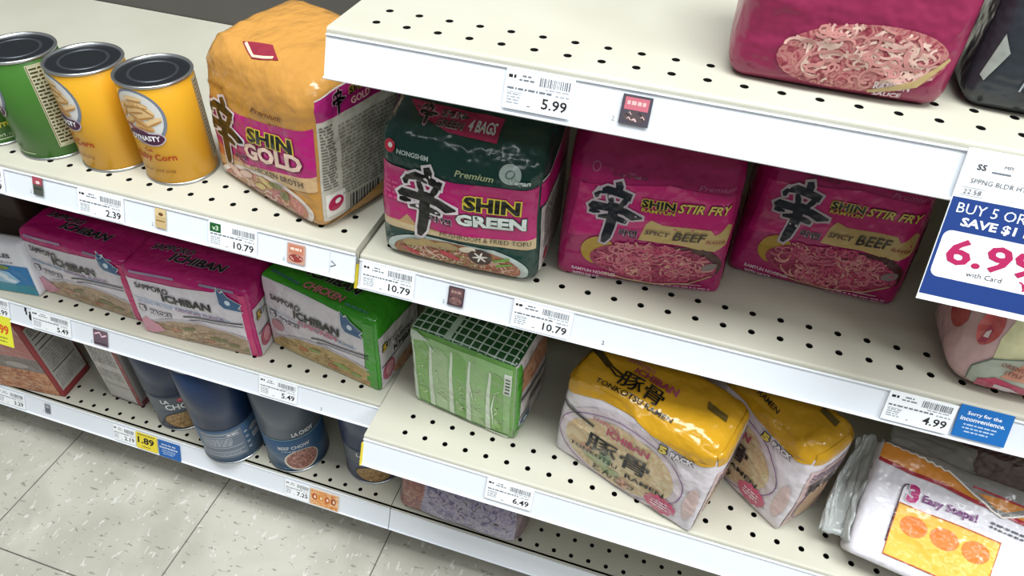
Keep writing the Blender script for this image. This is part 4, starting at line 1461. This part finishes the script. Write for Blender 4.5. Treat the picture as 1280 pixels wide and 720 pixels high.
def tonkotsu(x, y, yaw, label, seed, d):
    p = Pack(6.9, d, 5.25, r=.65, rb=.12, lean=.03, puff=(.16, .12, .2), slope=.12, tap=.0, amp=.12, crease=.16, seed=seed, cols={'*': film('D8D0D6', .22), 't': film('BE8E1E', .18), 'cap': film('BE8E1E', .18), 'k': film('BE8E1E', .2)})
    # yellow cap folding over the front
    p.dec('f', poly([(.05, 4.25), (.9, 4.55), (1.8, 4.85), (3.2, 4.9), (4.2, 4.6), (5.2, 4.55), (6.2, 4.4), (6.85, 4.55), (6.88, 5.25), (.02, 5.25)]), film('BE8E1E', .18), 2)
    p.dec('r', poly([(.02, 4.5), (1.4, 4.7), (d - .05, 4.9), (d - .02, 5.25), (.02, 5.25)]), film('BE8E1E', .18), 2)
    p.dec('l', poly([(.02, 4.3), (d - .05, 4.7), (d - .02, 5.25), (.02, 5.25)]), film('BE8E1E', .18), 2)
    # big round bowl
    pl = clip(epts(3.1, 2.15, 3.0, 2.5, 48, .08), .1, .08, 6.3, 4.6)
    p.dec('f', poly(pl), film('CDBFC4', .22), 1)
    p.dec('f', ring(3.1, 2.15, 2.97, 2.1, .04, 56, .08), film('7A4A8A', .22), 3)
    p.dec('f', ell(3.1, 2.1, 2.6, 1.9, 40, .08), food(['C9B48E', 'D2C09C', 'BFA078', 'D6C8A8'], 40), 2)
    for k, (a, b, r1, r2, c) in enumerate(((2.1, 1.2, .6, .35, '9AA070'), (2.9, .9, .5, .25, '8E9A6A'), (1.6, 1.6, .4, .25, 'B98A72'), (3.6, .7, .4, .3, 'C99A82'), (2.6, 1.6, .5, .3, '7E9470'))):
        p.dec('f', ell(a, b, r1, r2, 20, .4 * k), film(c, .22), 3)
    rn = random.Random(seed)
    for k in range(26):
        a, q = rn.uniform(0, 6.28), rn.random() ** .5
        p.dec('f', ell(3.2 + 2.3 * q * cos(a), 2.2 + 1.6 * q * sin(a), .05, .04, 8), film('A9B07A', .22), 4)
    p.dec('f', join(stroke([(.03, 3.58), (.7, 3.42), (1.7, 3.2)], [.22, .2, .16]),), film('0B0A0C', .22), 5)
    p.txt('f', 'SAPPORO', 1.6, 3.62, 1.25, .24, 'B2506A', 6, .01)
    p.txt('f', 'ICHIBAN', 2.3, 3.2, 2.0, .42, 'A83A5C', 6, .035)
    p.txt('f', '豚骨', 1.55, 1.75, 3.0, 1.05, '0B0A0C', 6, .014, slope=.04)
    p.txt('f', 'TONKOTSU', .8, 1.3, 2.4, .26, '0B0A0C', 6, .015, slope=.05)
    p.txt('f', 'RAMEN', 3.6, 1.3, 1.8, .26, '0B0A0C', 6, .03, slope=.05)
    p.txt('f', 'とんこつ', 2.05, .42, 2.1, .45, '0B0A0C', 6, .02, slope=.06)
    p.txt('f', '5', 4.6, 4.02, .34, .42, 'D9C24A', 6, .06, slope=.08, out='0B0A0C', ow=.07)
    p.txt('f', 'PACK', 5.1, 4.12, .95, .3, 'D8D0D6', 6, .05, slope=.08, out='0B0A0C', ow=.06)
    fl_ = []
    for k in range(24):
        r_ = .62 + .1 * (k % 2) + .06 * rn.random()
        fl_.append((5.35 + r_ * cos(k * pi / 12), .85 + .8 * r_ * sin(k * pi / 12)))
    p.dec('f', poly(fl_), film('C2486C', .22), 5)
    for k in range(8):
        p.dec('f', stroke([(5.35, .85), (5.35 + .5 * cos(k * pi / 4 + .2), .85 + .4 * sin(k * pi / 4 + .2))], .03), film('E2A4B8', .22), 6)
    p.dashes('f', 4.95, .6, .8, .5, 3, 'F0D0DA', 7, .05, 4)
    p.dec('f', ell(6.5, 1.9, .28, 1.1, 24), film('CFB4B0', .22), 3)
    # top: chopsticks and name again
    p.dec('t', poly([(.1, 1.5), (.35, 1.75), (1.35, 1.25), (1.25, 1.0)]), film('3A2E12', .18), 3)
    p.dec('t', join(stroke([(1.2, 1.2), (1.9, 1.0), (2.1, .9)], .1), stroke([(1.25, 1.1), (1.8, .82), (2.1, .88)], .09)), film('3A2E12', .18), 4)
    p.txt('t', 'SAPPORO', 1.75, 1.75, 1.3, .22, 'A2526A', 5, .01)
    p.txt('t', 'ICHIBAN', 2.3, 1.32, 1.95, .36, '9A3A5A', 5, .03)
    p.txt('t', '豚骨', 1.95, .5, 1.95, .75, '0B0A0C', 5, .012)
    p.txt('t', 'TONKOTSU RAMEN', 1.2, .2, 3.4, .22, '0B0A0C', 5, .015)
    p.dec('t', poly([(5.4, 1.9), (6.3, 1.8), (6.35, 1.5), (5.5, 1.6)]), film('5A4A22', .18), 3)
    # right end
    p.dec('r', poly([(.15, .2), (d - .12, .2), (d - .12, 4.3), (.2, 4.1)]), film('C9AAA8', .22), 1)
    p.dec('r', ring(d / 2, 1.7, d * .36, 1.3, .05, 36), film('7A4A8A', .22), 3)
    p.dec('r', ell(d / 2, 1.7, d * .33, 1.2, 30), food(['A88A6E', 'C0A284', 'B98A7E'], 50), 2)
    p.txt('r', '豚骨', .4, 2.6, d - .9, .8, '2A2226', 4, .01)
    p.dashes('r', .35, 3.5, d - .7, .5, 3, '5A4A6A', 3, 0, 8)
    return p.build('noodle_multipack', x, y, -9.65, yaw, label, group='instant noodle multipacks')


tonkotsu(.7, -.36, -19.8, 'white noodle multipack with a yellow glossy top and 5 PACK print, at the shelf front', 21, 3.2)
tonkotsu(5.5, 3.1, -41, 'yellow-topped white noodle multipack turned sideways behind the front one', 22, 2.5)

# torn pack lying back on the shelf: white front with an orange top, in crumpled clear wrap
root = empty('noodle_multipack', 13.1, -2.31, -8.2, -10)
root.rotation_euler = (math.radians(-55), 0, math.radians(-10))
tag(root, 'torn noodle multipack lying back, orange top and 3 Easy Steps print, loose clear wrap', 'noodle pack', 'instant noodle multipacks')
p = Pack(6.2, 1.7, 4.8, r=.25, rb=.2, lean=0, puff=(.12, .08, .05), slope=0, tap=0, amp=.1, crease=.06, seed=25, cols={'*': film('E2DEE4', .25), 't': film('8E8A86', .25)})
p.dec('f', poly([(.02, 3.98), (1.2, 3.9), (2.4, 3.95), (3.6, 3.75), (6.17, 3.6), (6.17, 4.8), (.02, 4.8)]), film('DE8E34', .25), 2)
p.dec('f', stroke([(.02, 3.95), (1.2, 3.86), (2.4, 3.9), (3.6, 3.7), (6.17, 3.55)], .15), film('A82A36', .25), 3)
te = [(.1 + .16 * k, 4.72 + .07 * (k % 2) - .02 * k) for k in range(16)]
te += [(2.9, 4.3), (3.5, 3.95), (4.2, 3.6), (4.6, 3.5), (5.2, 3.8), (6.1, 4.5)]
p.dec('f', poly(te + [(6.1, 4.79), (2.7, 4.79)]), film('8B8784', .25), 4)
p.dec('f', poly([(3.6, 4.05), (4.3, 3.72), (4.7, 3.75), (5.3, 4.1), (4.6, 4.2)]), film('D88E3E', .25), 5)
p.dec('f', stroke([(3.4, 4.25), (4.4, 4.22), (5.2, 4.15)], .08), film('A82A36', .25), 6)
p.dec('f', stroke(te, .07), film('EDE4DA', .25), 6)
p.txt('f', '3', 1.32, 2.75, .45, .72, 'B4246E', 5, .06, out='F4E4EC')
p.txt('f', 'Easy Steps!', 1.9, 2.85, 1.95, .4, '7A3A78', 5, .03)
p.dec('f', stroke([(1.12, 1.0), (1.1, 3.2), (1.18, 3.36), (1.28, 3.4)], .05), film('44242E', .25), 4)
p.dec('f', rect(1.16, .5, 4.8, 2.6), film('E6B44A', .25), 3)
p.dec('f', stroke([(1.16, .5), (4.8, .5), (4.8, 2.6), (1.16, 2.6)], .06, True), film('B45A2A', .25), 4)
p.dec('f', join(ell(1.9, 1.9, .5, .4), ell(3.0, 1.9, .5, .4), ell(4.1, 1.9, .5, .4)), film('D87A34', .25), 4)
p.dashes('f', 4.3, 2.95, 1.2, .3, 2, '5A5A62', 4, 0, 3)
c = p.mb.build('printed_wrapper', root, smooth=True)


def crumple(n, amp, seed, shape):
    """a thin crumpled sheet"""
    vs, fs = [], []
    for j in range(n + 1):
        for i in range(n + 1):
            u, v = i / n, j / n
            x, y, z = shape(u, v)
            k = Vector((u * 3.1 + seed, v * 2.1, seed * .7))
            q = noise.noise_vector(k) * amp + noise.noise_vector(k * 3.1) * amp * .5
            vs.append((x + q.x, y + q.y, z + q.z))
    for j in range(n):
        for i in range(n):
            a = j * (n + 1) + i
            fs.append((a, a + 1, a + n + 2, a + n + 1))
    return vs, fs


def film_sheet(name, m, label, *a):
    mb = MB()
    mb.add(*crumple(*a), m)
    o = mb.build(name, root, smooth=True)
    o['label'] = label
    md = o.modifiers.new('thickness', 'SOLIDIFY')
    md.thickness = .0004


film_sheet('loose_film', clear_film(.75, 'B9BCB9'), 'crumpled translucent grey wrap', 30, .26, 31,
           lambda u, v: (.03 - (.95 + .3 * (1 - v)) * u, .25 + .3 * sin(pi * u) + .5 * u, .4 + 4.3 * v))
film_sheet('top_film', clear_film(.6, '9A9894'), 'crumpled translucent wrap', 22, .14, 37,
           lambda u, v: (.3 + 3.2 * u, .35 + .55 * v, 4.7 + 1.2 * v))

# dark noodle pack behind the torn one
p = Pack(6.0, 2.8, 4.6, r=.3, rb=.3, lean=.0, puff=(.1, .1, .12), slope=.1, amp=.1, crease=.1, seed=27, cols={'*': film('4A2A2A')})
p.dec('t', rect(.1, .1, 5.9, 2.6), food(['3E1A1E', '7E2A34', 'A87A5A', '4A3A2A'], 90), 2)
p.strands('t', 2.8, 1.2, 2.9, 1.2, ['B08A62', '8E3A40', 'C0A078', '5A2228'], 150, .08, 3, (.15, .15, 5.8, 2.5), 7)
p.dec('t', poly([(.1, 1.0), (1.3, .7), (1.6, 1.5), (.5, 2.0)]), film('B9A25E'), 5)
p.build('noodle_multipack', 16.1, 2.9, -9.65, -3, 'dark red noodle pack behind the torn orange-topped one', group='instant noodle multipacks')

# ------------------------------------------------------------------ lowest shelf
# wide carton with a noodle picture
p = Pack(5.6, 2.6, 7.0, r=.05, rb=.05, lean=-.03, puff=(.02, .02, .02), slope=0, tap=0, amp=.01, crease=0, seed=30, cols={'*': plain('8E2F33', .45)})
p.dec('f', rect(.05, .1, 5.35, 2.4), food(['8A4A2A', 'B46A42', 'D09A6E', 'A8583A'], 70, stretch=(1, 1, 2)), 1)
p.strands('f', 2.7, 1.25, 2.7, 1.3, ['D8A880', 'A85A38', 'C88A5E'], 130, .07, 2, (.1, .15, 5.3, 2.35), 9)
p.dec('f', rect(.05, 2.4, 5.35, 3.7), film('6E625E'), 1)
p.dec('f', join(ell(1.6, 3.0, .9, .3, 20), ell(3.6, 2.9, .8, .3, 20)), film('9A928C'), 2)
p.dec('f', rect(.05, 3.7, 5.3, 6.8), film('A8605E'), 1)
p.txt('f', 'NOODLE', .6, 5.0, 3.8, .9, 'D9C8B8', 3, .04)
p.dec('r', rect(.12, .6, 2.45, 6.4), film('B4B0AA'), 1)
p.dashes('r', .25, .85, 2.05, 1.2, 6, '98938D', 2, 0, 4)
p.dec('r', rect(.25, 2.35, 2.3, 2.43), film('3A3836'), 2)
p.dashes('r', .25, 2.55, 2.05, 1.7, 8, '98938D', 2, 0, 5)
for k in range(3):
    p.dec('r', rect(.25, 4.45 + .45 * k, 2.3, 4.53 + .45 * k), film('3A3836'), 2)
p.dashes('r', .25, 5.6, 2.05, .7, 4, '77726C', 2, 0, 6)
p.build('noodle_box', -37.25, -.75, -19.8, 6, 'wide carton with an orange noodle picture and dark red spine', 'box')
# narrow carton
p = Pack(2.55, 3.6, 6.4, r=.05, rb=.05, lean=0, puff=(.02, .02, .02), slope=0, tap=0, amp=.01, crease=0, seed=32, cols={'*': plain('8A8684', .45)})
p.dec('f', rect(.05, .05, 2.2, 6.3), film('C6C2BE'), 1)
p.dashes('f', .2, 3.6, 1.85, 2.5, 13, '7E7A76', 2, 0, 4)
p.dec('f', rect(.2, 1.6, 2.1, 1.64), film('6A6664'), 2)
p.dashes('f', .2, 2.2, 1.8, .9, 5, '99948E', 2, 0, 5)
p.dec('f', rect(2.2, .02, 2.53, 6.35), film('8A2430'), 1)
p.dec('f', rect(.05, .02, 2.4, .16), film('6E5A5A'), 2)
p.dec('r', rect(.03, .05, 3.5, .5), film('7A2A34'), 1)
p.dec('r', rect(.3, .8, 3.4, 6.0), film('7E7A7A'), 1)
p.build('noodle_box', -29.0, .95, -19.8, -3, 'narrow white carton with a dark red edge beside the blue tins', 'box')
# brown and purple bag on the right
p = Pack(7.5, 3.6, 3.4, r=1.0, rb=.6, lean=.1, puff=(.3, .2, .3), slope=.1, amp=.22, crease=.2, seed=34, cols={'*': film('6E5A60')})
p.dec('t', poly([(.1, .1), (1.8, .1), (2.0, 2.0), (.3, 2.4)]), food(['7A5A4A', 'B09A62', 'C9B88A'], 70), 2)
p.dec('t', poly([(1.8, .1), (7.2, .1), (7.2, 3.2), (2.0, 3.2)]), food(['3E3650', '7A7090', 'A8A0B0', '2E2A34'], 70), 2)
p.dec('f', poly([(.1, .4), (1.6, .4), (1.8, 3.3), (.1, 3.3)]), food(['6A3E40', '8E5A54', 'A88A6A'], 60), 2)
p.dec('f', poly([(1.6, .4), (7.3, .4), (7.3, 3.3), (1.8, 3.3)]), food(['3E3650', '7A7090', 'A8A0B0', '2E2A34'], 70), 2)
p.build('snack_bag', -8.0, -.3, -19.8, -2, 'crinkled brown and purple bag on the lowest shelf, half under the deep rail', 'bag')

# ------------------------------------------------------------------ light: ceiling tubes over the aisle
def tube(x, y, z, lx, ly, power, name):
    l = bpy.data.lights.new(name, 'AREA')
    l.shape = 'RECTANGLE'
    l.size, l.size_y = lx, ly
    l.energy = power
    l.color = (.93, .98, 1.0)
    o = bpy.data.objects.new(name, l)
    o.location = W(x, y, z)
    C.objects.link(o)
    return o


for x, y, pw in ((-24, -16, 46), (26, -16, 60)):
    tube(x, y, 90, 1.2, .75, pw, 'ceiling_lamp')
for x, pw in ((-40, 7), (20, 10), (75, 14)):
    tube(x, -80, 90, 1.2, .3, pw, 'ceiling_lamp')
tube(110, -40, 90, 1.2, .75, 70, 'ceiling_lamp')
w = bpy.data.worlds.new('store')
bpy.context.scene.world = w
w.use_nodes = True
w.node_tree.nodes['Background'].inputs[0].default_value = (.95, .98, 1.0, 1)
w.node_tree.nodes['Background'].inputs[1].default_value = .17

# ------------------------------------------------------------------ camera
M = ((0.95444079, 0.29487962, 0.04570323), (0.232696, -0.63962135, -0.73262343), (-0.18680296, 0.70988065, -0.67909802))
cam = bpy.data.cameras.new('camera')
cam.sensor_width = 36
cam.lens = 36 * 860 / 1280
cam.clip_start = .01
co = bpy.data.objects.new('camera', cam)
Rm = Matrix((M[0], [-a for a in M[1]], [-a for a in M[2]])).transposed()
co.matrix_world = Matrix.Translation(W(3.059687, -18.98630597, 17.46799454)) @ Rm.to_4x4()
C.objects.link(co)
sc = bpy.context.scene
sc.camera = co
sc.view_settings.view_transform = 'Standard'
sc.view_settings.look = 'None'
sc.view_settings.gamma = 1
sc.view_settings.use_curve_mapping = False
sc.view_settings.exposure = 0.0
